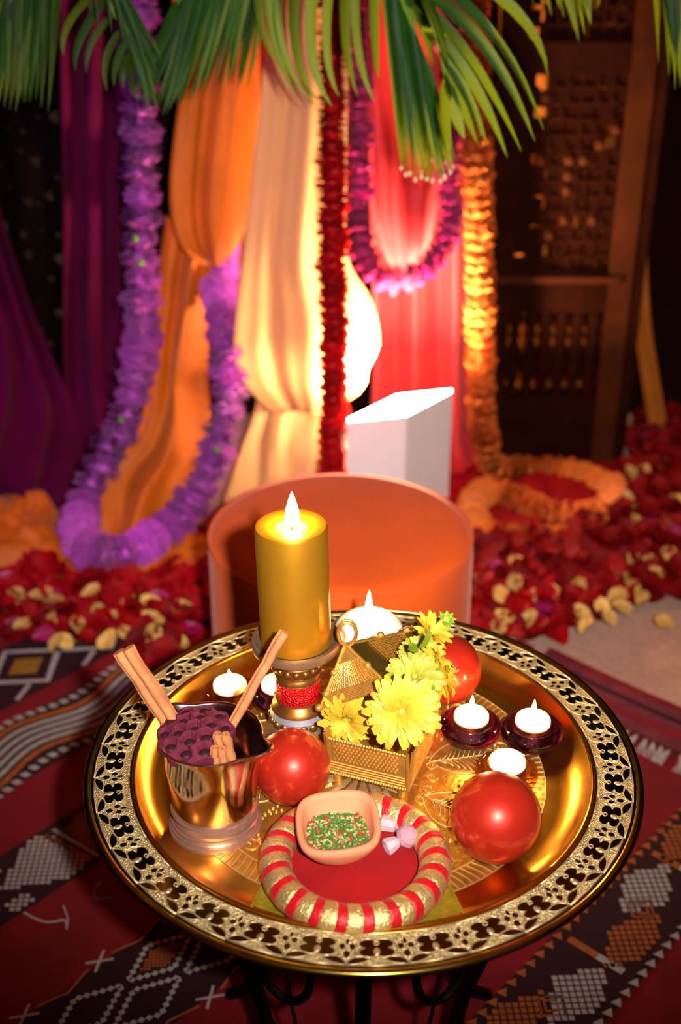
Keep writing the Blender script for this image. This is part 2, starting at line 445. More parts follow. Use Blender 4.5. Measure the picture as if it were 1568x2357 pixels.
# second rug: striped end lying beyond the red one
run = thing('striped_runner', 'narrow purple red striped woven runner edging the beige carpet on the right', 'rug', rpt(A_END + .05, 0.3, 0))
for k, (u0, u1, m) in enumerate(((0, .03, 'rug_purple'), (.03, .045, 'rug_red'), (.045, .07, 'rug_purple'), (.07, .08, 'rug_dark'), (.08, .105, 'rug_purple'), (.105, .118, 'rug_red'))):
    mb = MB()
    P = []
    for i in range(41):
        b = -0.35 + 1.35 * i / 40; wob = .004 * sin(b * 9)
        P.append((rpt(A_END + u0 + wob, b, .004 + .006 + .0015*(k % 2)), rpt(A_END + u1 + wob, b, .004 + .006 + .0015*(k % 2))))
    vs = []
    for p, q in P: vs += [p, q, V((p.x, p.y, .001)), V((q.x, q.y, .001))]
    fs = []
    for i in range(40):
        a = 4 * i; fs += [(a, a+1, a+5, a+4), (a+2, a+6, a+7, a+3), (a, a+4, a+6, a+2), (a+1, a+3, a+7, a+5)]
    fs += [(0, 2, 3, 1), (160, 161, 163, 162)]
    mb.add(vs, fs); mb.f = [f[::-1] for f in mb.f]
    part('woven_stripe', mb, m, run, smooth=False)

# two loose threads on the rug
for pts, lab in (([(55,2100),(90,2118),(120,2122),(150,2118),(152,2140),(156,2118),(150,2095),(145,2085)], 'pale loose forked thread lying on the rug at lower left'),
                 ([(230,2030),(222,2040),(216,2055),(220,2068),(235,2070),(255,2064)], 'small pale curled thread on the rug below the tray edge')):
    P = smooth_path([onz(x, y, RZ + .0035) for x, y in pts], 24)
    o = part('loose_thread', MB().tube(P, .0014, 5), 'rug_white', loc=P[0]); tag(o, lab, 'thread')

# ================================================================== drapes
def cloth(name, rows, mat_, parent=None, nu=48, nv=60, folds=((5, .02, 0.0, 0.3),), seed=0, thick=.0016, bulge=0.0, crumple=.012):
    """rows: (xl, yl, Yl, xr, yr, Yr) in photo pixels with the depth of each edge; folds: (count, depth, phase, drift)"""
    n = len(rows)
    Ls = smooth_path([aty(r[0], r[1], r[2]) for r in rows], nv + 1); Rs = smooth_path([aty(r[3], r[4], r[5]) for r in rows], nv + 1)
    mb = MB(); vs = []
    for j in range(nv + 1):
        v = j / nv; l, r = Ls[j], Rs[j]
        ac = (r - l); nn = V((0, 0, 1)).cross(ac); nn = nn.normalized() if nn.length > 1e-6 else V((0, -1, 0))
        if nn.y > 0: nn = -nn
        for i in range(nu + 1):
            u = i / nu; p = l.lerp(r, u); d = 0
            for c, dep, ph, dr in folds:
                ww = u + .12 * mnoise.noise(V((u * 2.3 + seed, v * 1.5, seed))) 
                d += dep * (sin(2 * pi * (c * ww + ph + dr * v)))
            d += crumple * mnoise.noise(V((u * 6 + seed * 3, v * 7, 1.7))) + bulge * sin(pi * u)
            p = p + nn * d; p.z += .004 * mnoise.noise(V((u * 9, v * 3, seed + 5)))
            if p.z < .012: p.z = .012 + .002 * u
            vs.append(p)
    fs = [(j*(nu+1)+i, j*(nu+1)+i+1, (j+1)*(nu+1)+i+1, (j+1)*(nu+1)+i) for j in range(nv) for i in range(nu)]
    mb.add(vs, fs)
    o = part(name, mb, mat_, parent, ang=0) if parent else part(name, mb, mat_, loc=Ls[-1], ang=0)
    m = o.modifiers.new('thick', 'SOLIDIFY'); m.thickness = thick; m.offset = 0
    return o
# dark patterned hanging, far left
hang = thing('patterned_hanging', 'nearly black wall hanging with faint tan motifs at the far left', 'wall hanging', V((-1.0, 3.05, 0.02)))
cloth('cloth', [(-1100, -1500, 3.1, 180, -1500, 3.1), (-900, 0, 3.1, 175, 0, 3.1), (-850, 600, 3.1, 180, 600, 3.1), (-800, 1020, 3.1, 190, 1020, 3.1)], 'dark_cloth', hang, folds=((7, .015, 0, .2),), seed=2)
mm = MB()
for cx in (20, 55, 105, 130):
    for k in range(9):
        y = 300 + k * 78 + random.uniform(-35, 35)
        p = aty(cx + random.uniform(-18, 18), y, 3.055)
        s_ = random.uniform(.004, .013)
        q = [(-s_, -.3*s_), (-.2*s_, -s_), (s_, -.8*s_), (.5*s_, .2*s_), (1.0*s_, 1.4*s_), (-.3*s_, .8*s_), (-.9*s_, 1.6*s_)]
        mm.add([p + V((x, -.02 - .002*i, z)) for i, (x, z) in enumerate(q)], [tuple(range(7))])
o = part('tan_motifs', mm, 'tan_motif', hang, smooth=False); o['kind'] = 'stuff'
# maroon drapes
o = cloth('maroon_drape', [(130, -1500, 2.95, 300, -1500, 2.95), (140, 0, 2.95, 285, 0, 2.95), (150, 400, 2.95, 278, 400, 2.95), (150, 800, 2.92, 285, 800, 2.92), (160, 1000, 2.85, 330, 1010, 2.85), (150, 1075, 2.75, 350, 1090, 2.75)],
          'maroon_cloth', folds=((2, .02, .1, .25), (5, .004, 0, .1)), seed=4)
tag(o, 'dark magenta drape hanging straight down left of the purple garland', 'drape')
o = cloth('maroon_drape', [(-700, -900, 2.95, -330, -800, 3.0), (-400, -200, 2.95, -160, -100, 3.0), (-200, 250, 2.95, -30, 400, 3.0), (-60, 640, 2.9, 60, 700, 2.98), (-40, 800, 2.82, 130, 860, 2.92), (-60, 930, 2.7, 170, 960, 2.85), (-90, 1030, 2.58, 165, 1060, 2.72), (-100, 1130, 2.5, 150, 1140, 2.6)],
          'maroon_cloth', folds=((2.5, .03, .3, .5),), seed=9)
tag(o, 'dark maroon cloth swept down onto the floor at the left edge', 'drape')
# orange backdrop behind everything in the middle
o = cloth('orange_backdrop', [(360, -1700, 2.98, 700, -1700, 2.98), (400, 0, 2.98, 660, 0, 2.98), (430, 500, 2.98, 650, 500, 2.98), (430, 640, 2.98, 640, 640, 2.98)],
          'orange_cloth', folds=((6, .02, .1, .1),), seed=12)
tag(o, 'orange cloth strip hanging behind the cream drape', 'drape')
# orange drape: gathered pouch over a long tail
od = thing('orange_drape', 'bright orange sheer drape gathered in a pouch, its tail trailing to the floor', 'drape', onz(330, 1225, 0.0))
cloth('gathered_pouch', [(470, -1500, 2.72, 620, -1500, 2.72), (455, -200, 2.7, 600, -200, 2.7), (432, 100, 2.68, 592, 100, 2.68), (404, 300, 2.66, 586, 300, 2.66), (392, 430, 2.64, 577, 420, 2.64), (400, 520, 2.63, 566, 520, 2.63), (428, 575, 2.63, 552, 560, 2.63), (470, 603, 2.66, 532, 590, 2.66)],
      'orange_cloth', od, folds=((1.5, .016, .2, .1), (5, .0035, .4, .05)), seed=15, bulge=.05)
cloth('tail', [(385, 490, 2.72, 505, 560, 2.72), (372, 600, 2.7, 492, 640, 2.7), (364, 720, 2.68, 478, 740, 2.68), (352, 880, 2.64, 470, 880, 2.62), (318, 1000, 2.58, 476, 970, 2.57), (250, 1075, 2.52, 458, 1060, 2.52), (238, 1130, 2.48, 430, 1120, 2.47), (240, 1190, 2.44, 385, 1190, 2.43), (225, 1245, 2.41, 330, 1245, 2.40)],
      'orange_cloth', od, folds=((1.6, .026, .1, .2), (4, .005, .4, .15)), seed=17, bulge=.03)
def ground_cloth(name, outline, mat_, parent, h, seed, n=44):
    """a crumpled heap of cloth on the floor inside a photo outline"""
    P = [onz(x, y, 0.004) for x, y in outline]; c = sum(P, V()) / len(P)
    bd = smooth_path(P + [P[0]], n + 1)[:-1]
    mb = MB(); rings = 22; vs = [c + V((0, 0, h * (1 + .3 * mnoise.noise(c * 9))))]; fs = []
    for k in range(1, rings + 1):
        t = k / rings
        for b in bd:
            p = c.lerp(b, t); z = h * (1 - t ** 3) * (1 + .8 * mnoise.noise(V((p.x * 11 + seed, p.y * 11, 0)))) + .022 * mnoise.noise(V((p.x * 34, p.y * 34, seed)))*(1 - t**4)
            vs.append(V((p.x, p.y, .006 + max(0.0, z))))
    for i in range(n): fs.append((0, 1 + i, 1 + (i + 1) % n))
    for k in range(rings - 1):
        for i in range(n):
            a = 1 + k * n; j = (i + 1) % n; fs.append((a + i, a + n + i, a + n + j, a + j))
    mb.add(vs, fs)
    return part(name, mb, mat_, parent, ang=0) if parent else part(name, mb, mat_, loc=V((c.x, c.y, 0)), ang=0)
ground_cloth('floor_fold', [(130, 1330), (60, 1320), (-60, 1335), (-90, 1220), (-30, 1160), (40, 1150), (110, 1160), (155, 1225), (165, 1300)], 'orange_cloth', od, .075, 3, 70)
ground_cloth('floor_fold', [(130, 1340), (160, 1280), (240, 1290), (330, 1265), (480, 1225), (482, 1300), (400, 1345), (250, 1370)], 'orange_cloth', od, .03, 6, 70)
ml = ground_cloth('maroon_floor_cloth', [(-120, 1190), (-140, 1080), (-60, 1020), (80, 1010), (200, 1040), (250, 1090), (240, 1150), (120, 1175), (0, 1170)], 'maroon_cloth', None, .04, 11, 60)
tag(ml, 'dark magenta cloth crumpled on the floor behind the orange heap', 'cloth')
# cream drape
cd = thing('cream_drape', 'pale cream sheer drape gathered in a pouch beside the glowing white box', 'drape', onz(640, 1190, 0.0))
cloth('gathered_pouch', [(640, -1600, 2.62, 800, -1600, 2.62), (620, -150, 2.6, 800, -150, 2.6), (604, 180, 2.58, 800, 180, 2.58), (580, 400, 2.57, 798, 400, 2.57), (556, 600, 2.55, 800, 590, 2.57), (540, 740, 2.54, 855, 690, 2.58), (537, 820, 2.53, 874, 790, 2.58), (556, 870, 2.54, 848, 850, 2.58), (592, 915, 2.56, 838, 895, 2.58), (640, 948, 2.58, 800, 925, 2.58)],
      'cream_cloth', cd, nu=70, folds=((1.7, .010, .15, .12), (5, .002, .3, .06)), seed=21, bulge=.03, crumple=.005)
cloth('tail', [(598, 880, 2.62, 790, 880, 2.62), (585, 950, 2.6, 785, 950, 2.6), (560, 1020, 2.56, 790, 1020, 2.56), (535, 1090, 2.52, 790, 1100, 2.52), (515, 1150, 2.48, 790, 1160, 2.48), (505, 1215, 2.44, 790, 1215, 2.44)],
      'cream_cloth', cd, folds=((3, .009, .1, .1), (7, .002, .3, .0)), seed=23, crumple=.006)
# red drapes
o = cloth('red_drape', [(790, -1600, 2.95, 1160, -1600, 2.95), (830, 0, 2.95, 1130, 0, 2.95), (850, 400, 2.95, 1090, 400, 2.95), (858, 800, 2.93, 1082, 800, 2.93), (850, 1000, 2.88, 1090, 1020, 2.88), (850, 1110, 2.8, 1110, 1120, 2.78), (850, 1150, 2.7, 1110, 1165, 2.62)],
          'red_cloth', folds=((2.6, .03, .1, .1), (7, .004, .2, .05)), seed=31)
tag(o, 'scarlet sequined drape falling to the floor behind the white box', 'drape')
o = cloth('red_drape', [(850, -900, 2.78, 1040, -900, 2.78), (858, 100, 2.78, 1020, 100, 2.78), (860, 350, 2.77, 1010, 350, 2.77), (866, 500, 2.76, 1000, 500, 2.76), (890, 590, 2.76, 985, 580, 2.76), (915, 622, 2.78, 965, 618, 2.78)],
          'red_cloth', folds=((1.2, .015, .3, .1), (4, .003, .1, .05)), seed=33, bulge=.04, crumple=.005)
tag(o, 'bright red cloth pouch hanging inside the magenta garland loop', 'drape')
rh = ground_cloth('red_floor_cloth', [(1085, 1260), (930, 1240), (900, 1150), (1080, 1060), (1180, 1040), (1330, 1040), (1480, 1060), (1540, 1140), (1500, 1250), (1430, 1310), (1250, 1330), (1120, 1310)], 'dark_red_cloth', None, .03, 8)
tag(rh, 'crumpled dark red cloth under the petals and coiled garland', 'cloth')
rl = ground_cloth('red_floor_cloth', [(440, 1310), (470, 1280), (520, 1290), (520, 1450), (470, 1450), (448, 1380)], 'dark_red_cloth', None, .03, 5, 24)
tag(rl, 'small red cloth bunched on the floor against the left of the ottoman', 'cloth')
# amber strip and amber backdrop at the right
o = cloth('amber_drape', [(1140, -600, 3.12, 1500, -600, 3.12), (1150, 300, 3.12, 1440, 300, 3.12), (1150, 900, 3.12, 1400, 900, 3.12), (1150, 960, 3.12, 1400, 960, 3.12)], 'amber_cloth', folds=((6, .02, .1, .1),), seed=41)
tag(o, 'amber cloth glimpsed through the openings of the carved screen', 'drape')
o = cloth('amber_drape', [(1498, -500, 3.1, 1545, -500, 3.1), (1482, 300, 3.1, 1505, 300, 3.1), (1468, 560, 3.08, 1492, 560, 3.08), (1462, 740, 3.06, 1500, 740, 3.06), (1478, 880, 3.02, 1520, 880, 3.02), (1500, 1010, 2.98, 1545, 1030, 2.98), (1505, 1040, 2.95, 1550, 1060, 2.95)],
          'amber_cloth', nu=16, folds=((1.5, .012, .1, .1),), seed=43)
tag(o, 'narrow amber yellow drape hanging right of the carved screen', 'drape')

# ------------------------------------------------------------------ carved wooden screen
YS = 2.86
scr = thing('carved_screen', 'tall dark carved wooden screen with openwork panels behind the orange garland', 'screen', V((.62, YS, 0)))
x0 = aty(1128, 545, YS).x; x1 = aty(1462, 545, YS).x
zt_ = lambda y: aty(1300, y, YS).z
H_ = 2.05
st = .055
for nm, a, b, m in (('stile', x0, x0 + st, 'dark_wood'), ('stile', x1 - st, x1, 'mid_wood')):
    part(nm, MB().box((a, YS - .022, .01), (b, YS + .022, H_)), m, scr, smooth=False)
part('side_edge', MB().box((x1 + .001, YS - .018, .01), (x1 + .03, YS + .06, H_)), 'dark_wood', scr, smooth=False)
def rail(ya, yb): part('rail', MB().box((x0 + st, YS - .018, zt_(yb)), (x1 - st, YS + .018, zt_(ya))), 'dark_wood', scr, smooth=False)
rail(95, 165); rail(620, 715); rail(905, 960); rail(1040, 1075); rail(-420, -360)
part('panel', MB().box((x0 + st, YS - .006, zt_(1040)), (x1 - st, YS + .006, zt_(960))), 'dark_wood', scr, smooth=False)
part('cornice', MB().box((x0 - .01, YS - .03, zt_(645)), (x1 - .03, YS - .018, zt_(630))), 'mid_wood', scr, smooth=False)
def lattice(xa, xb, za, zb, nx, nz, seed):
    rnd = random.Random(seed); dx = (xb - xa) / nx; dz = (zb - za) / nz
    vm = MB().box((-.0055, -.009, 0), (.0055, .009, dz)).mesh('lattice_bar', 'dark_wood', False)
    hm = MB().box((0, -.008, -.0055), (dx, .008, .0055)).mesh('lattice_bar', 'dark_wood', False)
    kn = MB().lathe([(0, -.015), (.010, -.011), (.014, 0), (.010, .011), (0, .015)], 8).mesh('turned_knot', 'mid_wood')
    pn = MB().box((.004, -.005, .004), (dx - .004, .005, dz - .004)).mesh('inset_panel', 'dark_wood', False)
    for i in range(nx + 1):
        for j in range(nz):
            if i in (0, nx) or rnd.random() < .68: place('lattice_bar', vm, MX.Translation((xa + i*dx, YS, za + j*dz)), scr)
    for j in range(nz + 1):
        for i in range(nx):
            if j in (0, nz) or rnd.random() < .68: place('lattice_bar', hm, MX.Translation((xa + i*dx, YS, za + j*dz)), scr)
    for i in range(nx):
        for j in range(nz):
            q = rnd.random()
            if q < .84: place('inset_panel', pn, MX.Translation((xa + i*dx, YS + .002, za + j*dz)), scr)
            elif q < .93: place('turned_knot', kn, MX.Translation((xa + (i+.5)*dx, YS - .004, za + (j+.5)*dz)), scr)
lattice(x0 + st, x1 - st, zt_(620), zt_(165), 7, 13, 3)
lattice(x0 + st, x1 - st, zt_(95), zt_(-360), 7, 11, 5)
sp = MB().lathe([(0, 0), (.012, 0), (.014, .012), (.008, .02), (.012, .035), (.017, .07), (.014, .10), (.008, .125), (.013, .135), (.008, .15), (.016, .17), (.014, .19), (0, .19)], 12)
hsp = zt_(715) - zt_(905)
sp.v = [V((p.x * 1.25, p.y, p.z * hsp / .19)) for p in sp.v]; spm = sp.mesh('spindle', 'dark_wood')
for k in range(6): place('spindle', spm, MX.Translation((x0 + st + (x1 - x0 - 2*st) * (k + .5) / 6, YS, zt_(905))), scr)

# ------------------------------------------------------------------ ottoman
OC = V((0.0, 1.774, 0.0075)); OR = .22; OH = .3895
ot = thing('ottoman', 'round burnt orange velvet ottoman behind the brass tray', 'ottoman', OC)
part('side', MB().lathe([(.0, .012), (OR - .012, .012), (OR - .002, .02), (OR, .05), (OR + .001, .2), (OR, OH - .03), (OR - .002, OH - .012), (OR - .006, OH - .006)], 96, OC), 'velvet_orange', ot)
part('cushion_top', MB().lathe([(OR - .006, OH - .008), (OR - .012, OH - .001), (OR - .03, OH + .003), (OR * .6, OH + .008), (OR * .3, OH + .009), (0.001, OH + .009)], 96, OC), 'velvet_orange', ot)
part('seam_piping', MB().tube([OC + V(((OR - .003) * cos(2*pi*i/96), (OR - .003) * sin(2*pi*i/96), OH - .008)) for i in range(96)], .003, 8, True), 'velvet_orange', ot)
for k in range(4):
    a = pi/4 + k*pi/2; part('foot', MB().lathe([(0, 0), (.016, 0), (.018, .013), (0, .013)], 16, OC + V((.16*cos(a), .16*sin(a), 0))), 'dark_wood', ot)

# ------------------------------------------------------------------ white light box
BZ = .30
pl, pf, pr_ = onz(797, 971, BZ), onz(936, 957, BZ), onz(1043, 900, BZ)
e1 = (pl - pf); e2 = (pr_ - pf); pb = pf + e1 + e2
lb = thing('light_box', 'white square pedestal box with a blazing lit top behind the ottoman', 'light box', V((pf.x, pf.y, 0)))
def face(a, b, th=.004):
    mb = MB(); c = (pl + pr_) / 2
    ia, ib = a + (c - a).normalized() * th, b + (c - b).normalized() * th
    g = lambda p, z: V((p.x, p.y, z))
    mb.add([g(a, 0), g(b, 0), g(b, BZ), g(a, BZ), g(ia, 0), g(ib, 0), g(ib, BZ), g(ia, BZ)], [(0,1,2,3),(7,6,5,4),(0,4,5,1),(1,5,6,2),(2,6,7,3),(3,7,4,0)])
    part('side_panel', mb, 'white_paint', lb, smooth=False)
for a, b in ((pl, pf), (pf, pr_), (pr_, pb), (pb, pl)): face(a, b)
c = (pl + pr_) / 2; ins = [p + (c - p).normalized() * .006 for p in (pl, pf, pr_, pb)]
mb = MB().add([V((p.x, p.y, BZ + .005)) for p in ins] + [V((p.x, p.y, BZ - .006)) for p in ins], [(0,1,2,3),(7,6,5,4),(0,4,5,1),(1,5,6,2),(2,6,7,3),(3,7,4,0)])
o = part('lit_diffuser', mb, 'diffuser', lb, smooth=False); o['label'] = 'glowing white top of the box'

# ================================================================== garlands
def ruff(R, th, layers, n, m, seed, droop=.0, wid=1.25):
    """a frilled blossom threaded along local Z"""
    rnd = random.Random(seed); mb = MB()
    for l in range(layers):
        t = (l / (layers - 1) - .5) if layers > 1 else 0; z0 = t * th
        Rl = R * (1 - .55 * (2 * t) ** 2 * .6) * rnd.uniform(.94, 1.04)
        off = rnd.random()
        for k in range(n):
            a = 2 * pi * (k + off + rnd.uniform(-.2, .2)) / n; h = pi / n * wid
            rr = Rl * rnd.uniform(.86, 1.03); zz = z0 + rnd.uniform(-.14, .14) * th
            d = lambda r, an, z: V((r * cos(an), r * sin(an), z))
            up = rnd.uniform(-.1, .25) * th
            vs = [d(R*.18, a - h*.6, z0*.5), d(R*.18, a + h*.6, z0*.5),
                  d(rr*.68, a - h, zz), d(rr*.70, a, zz + up), d(rr*.68, a + h, zz),
                  d(rr*.94, a - h*.85, zz + up*.6), d(rr, a, zz - droop*th), d(rr*.94, a + h*.85, zz + up*.6)]
            mb.add(vs, [(0, 1, 3, 2), (1, 4, 3), (2, 3, 6, 5), (3, 4, 7, 6)])
    mb.ball((0, 0, 0), R * .45, 8, 6, (1, 1, th / R * .9))
    return mb.mesh('blossom', m)
def garland(name, label, path, spacing, meshes, mcord, tilt=.15, sc=(.92, 1.1), green=0.0, group=None):
    P0 = smooth_path(path, 200); n = max(2, int(path_len(P0) / spacing)); P = smooth_path(path, n + 1)
    g = thing(name, label, 'garland', V((P[len(P)//2].x, P[len(P)//2].y, P[len(P)//2].z)), group)
    part('string', MB().tube(smooth_path(path, 60), .003, 6), mcord, g)
    gm = None
    for i, p in enumerate(P):
        t = (P[min(i+1, n)] - P[max(i-1, 0)]).normalized() + V((random.uniform(-tilt, tilt), random.uniform(-tilt, tilt), random.uniform(-tilt, tilt)))
        o = place('blossom', random.choice(meshes), frame(p + V((random.uniform(-.004, .004), 0, 0)), t, V((random.random(), random.random(), .1)), random.uniform(*sc)), g)
        if random.random() < green:
            if gm is None: gm = MB().ball((0, 0, 0), .008, 8, 6).mesh('calyx', 'calyx_green')
            d = (V((random.uniform(-.5, .6), -1, random.uniform(0, .5)))).normalized()
            o2 = place('calyx', gm, MX.Translation(p + d * .036), g)
    return g
pm = [ruff(.048, .040, 6, 11, 'purple_petal', 11 + k, wid=1.75) for k in range(3)]
garland('purple_garland', 'long purple blossom garland hanging at left and looping across the floor',
    [aty(318, -420, 2.62), aty(316, 0, 2.60), aty(322, 250, 2.58), aty(326, 550, 2.55), aty(328, 760, 2.53), aty(312, 890, 2.51), aty(282, 980, 2.49), aty(240, 1065, 2.46), aty(200, 1140, 2.43),
     onz(178, 1225, .085), onz(222, 1275, .078), onz(300, 1268, .075), onz(370, 1225, .075), aty(440, 1160, 2.42), aty(490, 1070, 2.45), aty(512, 980, 2.48), aty(530, 890, 2.52), aty(515, 780, 2.56), aty(510, 690, 2.64), aty(508, 620, 2.76), aty(512, 520, 2.86), aty(520, 300, 2.88)],
    .043, pm, 'purple_petal', green=.14)
gm_ = [ruff(.036, .03, 5, 11, 'magenta_petal', 21 + k, wid=1.7) for k in range(3)]
garland('magenta_garland', 'magenta pink garland hung in a short loop beside the red drape',
    [aty(815, -420, 2.70), aty(820, 0, 2.70), aty(830, 300, 2.68), aty(826, 430, 2.67), aty(828, 540, 2.66), aty(850, 610, 2.65), aty(905, 645, 2.64), aty(970, 625, 2.65), aty(1015, 570, 2.66), aty(1035, 490, 2.67), aty(1030, 390, 2.68), aty(1040, 250, 2.70), aty(1040, 0, 2.72), aty(1040, -420, 2.74)],
    .026, gm_, 'magenta_petal')
om = [ruff(.040, .028, 5, 10, 'orange_petal', 31 + k, droop=.3, wid=1.8) for k in range(3)]
garland('orange_garland', 'orange yellow marigold garland hanging at right and coiling on the floor',
    [aty(1085, -420, 2.78), aty(1092, 0, 2.77), aty(1098, 300, 2.76), aty(1106, 600, 2.75), aty(1108, 850, 2.74), aty(1112, 980, 2.74), onz(1138, 1075, .05), onz(1200, 1082, .04), onz(1290, 1085, .04), onz(1380, 1110, .04), onz(1425, 1150, .04), onz(1370, 1185, .045), onz(1270, 1185, .045),
     onz(1190, 1150, .05), onz(1130, 1130, .06), onz(1085, 1165, .05), onz(1110, 1225, .045), onz(1190, 1240, .04), onz(1290, 1245, .035)],
    .025, om, 'orange_petal')
rm = [ruff(.035, .028, 5, 10, 'red_petal', 41 + k, wid=1.8) for k in range(3)]
garland('red_garland', 'thin dark red rose garland hanging straight down in front of the cream drape',
    [aty(770, -420, 2.44), aty(768, 0, 2.42), aty(764, 300, 2.40), aty(766, 700, 2.38), aty(767, 950, 2.36), aty(766, 1180, 2.33)], .023, rm, 'red_petal', sc=(.98, 1.08), tilt=.04)

# ================================================================== rose petals on the floor
def petal_mesh(m, seed, L=.04, W=.036):
    rnd = random.Random(seed); mb = MB(); vs = []; n = 5; cv = rnd.uniform(-.008, .012); tw = rnd.uniform(-.02, .02)
    for i in range(n):
        t = i / (n - 1); wd = W * (sin(pi * (0.12 + .80 * t)) ** .8) * (.55 + .45 * t) * 1.1
        for j in range(4):
            u = j / 3 - .5
            vs.append(((t - .5) * L, u * wd, .007 * (u * 2) ** 2 + cv * (t - .4) ** 2 * 4 + tw * u * t + rnd.uniform(-.0015, .0015)))
    return mb.add(vs, [(i*4+j, i*4+j+1, i*4+j+5, i*4+j+4) for i in range(n-1) for j in range(3)]).mesh('rose_petal', m)
PR = [petal_mesh('rose_red', k, .052, .052) for k in range(6)]; PY = [petal_mesh('rose_yellow', 10 + k, .046, .040) for k in range(5)]; PM = [petal_mesh('rose_magenta', 20 + k) for k in range(2)]
def inpoly(x, y, P):
    r = False; j = len(P) - 1
    for i in range(len(P)):
        if (P[i][1] > y) != (P[j][1] > y) and x < (P[j][0]-P[i][0])*(y-P[i][1])/(P[j][1]-P[i][1])+P[i][0]: r = not r
        j = i
    return r
LEFT = [(-80, 1345), (40, 1330), (110, 1290), (170, 1350), (300, 1350), (400, 1320), (478, 1335), (490, 1480), (420, 1560), (330, 1540), (300, 1495), (190, 1480), (60, 1480), (-80, 1440)]
RIGHT = [(1060, 1400), (980, 1330), (1000, 1240), (1150, 1270), (1320, 1240), (1450, 1180), (1440, 1080), (1460, 985), (1640, 960), (1640, 1390), (1520, 1390), (1440, 1405), (1350, 1450), (1310, 1485), (1210, 1505), (1070, 1500)]
def fl(poly): return [tuple(onz(x, y, .01)[:2]) for x, y in poly]
def scatter(poly, n, rnd):
    P = fl(poly); xs = [p[0] for p in P]; ys = [p[1] for p in P]; out = []
    while len(out) < n:
        x = rnd.uniform(min(xs), max(xs)); y = rnd.uniform(min(ys), max(ys))
        if inpoly(x, y, P): out.append((x, y))
    return out
def rmat(x, y, z, rnd, sc=1):
    n = V((rnd.uniform(-.6, .6), rnd.uniform(-.7, .4), 1)); 
    return frame((x, y, z), n, V((rnd.uniform(-1, 1), rnd.uniform(-1, 1), 0)), rnd.uniform(.8, 1.2) * sc)
rp_ = random.Random(99)
def pile(poly, n_all, n_ind, hmax, where, grp):
    pts = scatter(poly, n_all, rp_); pts.sort(key=lambda p: p[1])      # nearest first
    rest = MB(); k = 0
    for i, (x, y) in enumerate(pts):
        z = .018 + rp_.random() ** 1.5 * hmax
        M = rmat(x, y, z, rp_)
        if i < n_ind:
            o = place('rose_petal', rp_.choice(PR), M); tag(o, 'dark red rose petal ' + where, 'petal', 'red petals ' + grp)
        else:
            me = rp_.choice(PR); rest.add([M @ v.co for v in me.vertices], [tuple(p.vertices) for p in me.polygons])
    o = part('red_petal_litter', rest, 'rose_red', loc=(pts[-1][0], pts[-1][1], 0)); tag(o, 'thick litter of dark red rose petals ' + where, 'petals', kind='stuff')
pile(LEFT, 360, 130, .035, 'strewn on the rug left of the ottoman', 'left of the ottoman')
pile(RIGHT, 760, 170, .05, 'heaped on the floor right of the ottoman', 'right of the ottoman')
def petals_at(spots, meshes, lab, grp, z=.05, sc=1.0):
    for x, y in spots:
        p = onz(x, y, z); o = place('rose_petal', rp_.choice(meshes), frame(p, (rp_.uniform(-.5, .5), rp_.uniform(-.9, 0), 1), V((rp_.uniform(-1, 1), rp_.uniform(-1, 1), 0)), rp_.uniform(.75, 1.1) * sc))
        tag(o, lab, 'petal', grp)
petals_at([(40,1370),(95,1372),(120,1385),(210,1365),(262,1385),(255,1420),(225,1410),(345,1385),(352,1460),(375,1480),(250,1475),(286,1455),(115,1420),(130,1480),(145,1475),(290,1375),(415,1485),(52,1440),(350,1425),(420,1400),(180,1440),(30,1400)], PY,
    'pale yellow rose petal among the red petals left of the ottoman', 'yellow petals left of the ottoman')
petals_at([(1190,1295),(1185,1340),(1330,1352),(1265,1365),(1450,1335),(1425,1370),(1475,1370),(1400,1420),(1340,1415),(1350,1435),(1160,1420),(1215,1425),(1145,1445),(1455,1285),(1495,1290),(1510,1320),(1465,1200),(1540,1200),(1485,1080),(1450,1085),(1445,1155),(1540,1270),(1155,1370),(1390,1400),(1530,1430),(1100,1335),(1560,1150),(1240,1370),(1430,1400)], PY,
    'pale yellow rose petal among the red petals right of the ottoman', 'yellow petals right of the ottoman', .06)
petals_at([(125,1370),(360,1370),(30,1435),(440,1450),(100,1460),(375,1375),(15,1330)], PM, 'magenta rose petal among the red petals left of the ottoman', 'magenta petals left of the ottoman')
petals_at([(1140,1310),(1555,1225),(1500,1180),(1250,1400)], PM, 'magenta rose petal among the red petals right of the ottoman', 'magenta petals right of the ottoman', .06)
petals_at([(110,1300),(210,1330),(255,1370)], PR, 'single dark red petal resting on the orange cloth', 'red petals on the orange cloth', .10, 1.2)

# ================================================================== palm fronds
LW = MB()
def leaflet_mesh(base, tip, bow, wd, sag=.0, rnd=random):
    """folded blade along a bent midrib, in world coordinates"""
    mid = base.lerp(tip, .5) + bow; n = 9; vs = []; fs = []
    pts = [base * (1-t)**2 + mid * (2*t*(1-t)) + tip * t*t for t in [i/n for i in range(n+1)]]
    tw = rnd.uniform(-.5, .5)
    for i, p in enumerate(pts):
        t = i / n; d = (pts[min(i+1, n)] - pts[max(i-1, 0)]).normalized()
        side = d.cross(V((sin(tw + t*.4), -cos(tw + t*.4), .15))).normalized(); nn = side.cross(d)
        wv_ = wd * (min(1, t*5 + .35)) * (1 - t**3.2) + .0006
        vs += [p - side*wv_*.5 + nn*wv_*.16, p, p + side*wv_*.5 + nn*wv_*.16]
    for i in range(n):
        a = i*3; fs += [(a, a+1, a+4, a+3), (a+1, a+2, a+5, a+4)]
    return MB().add(vs, fs)
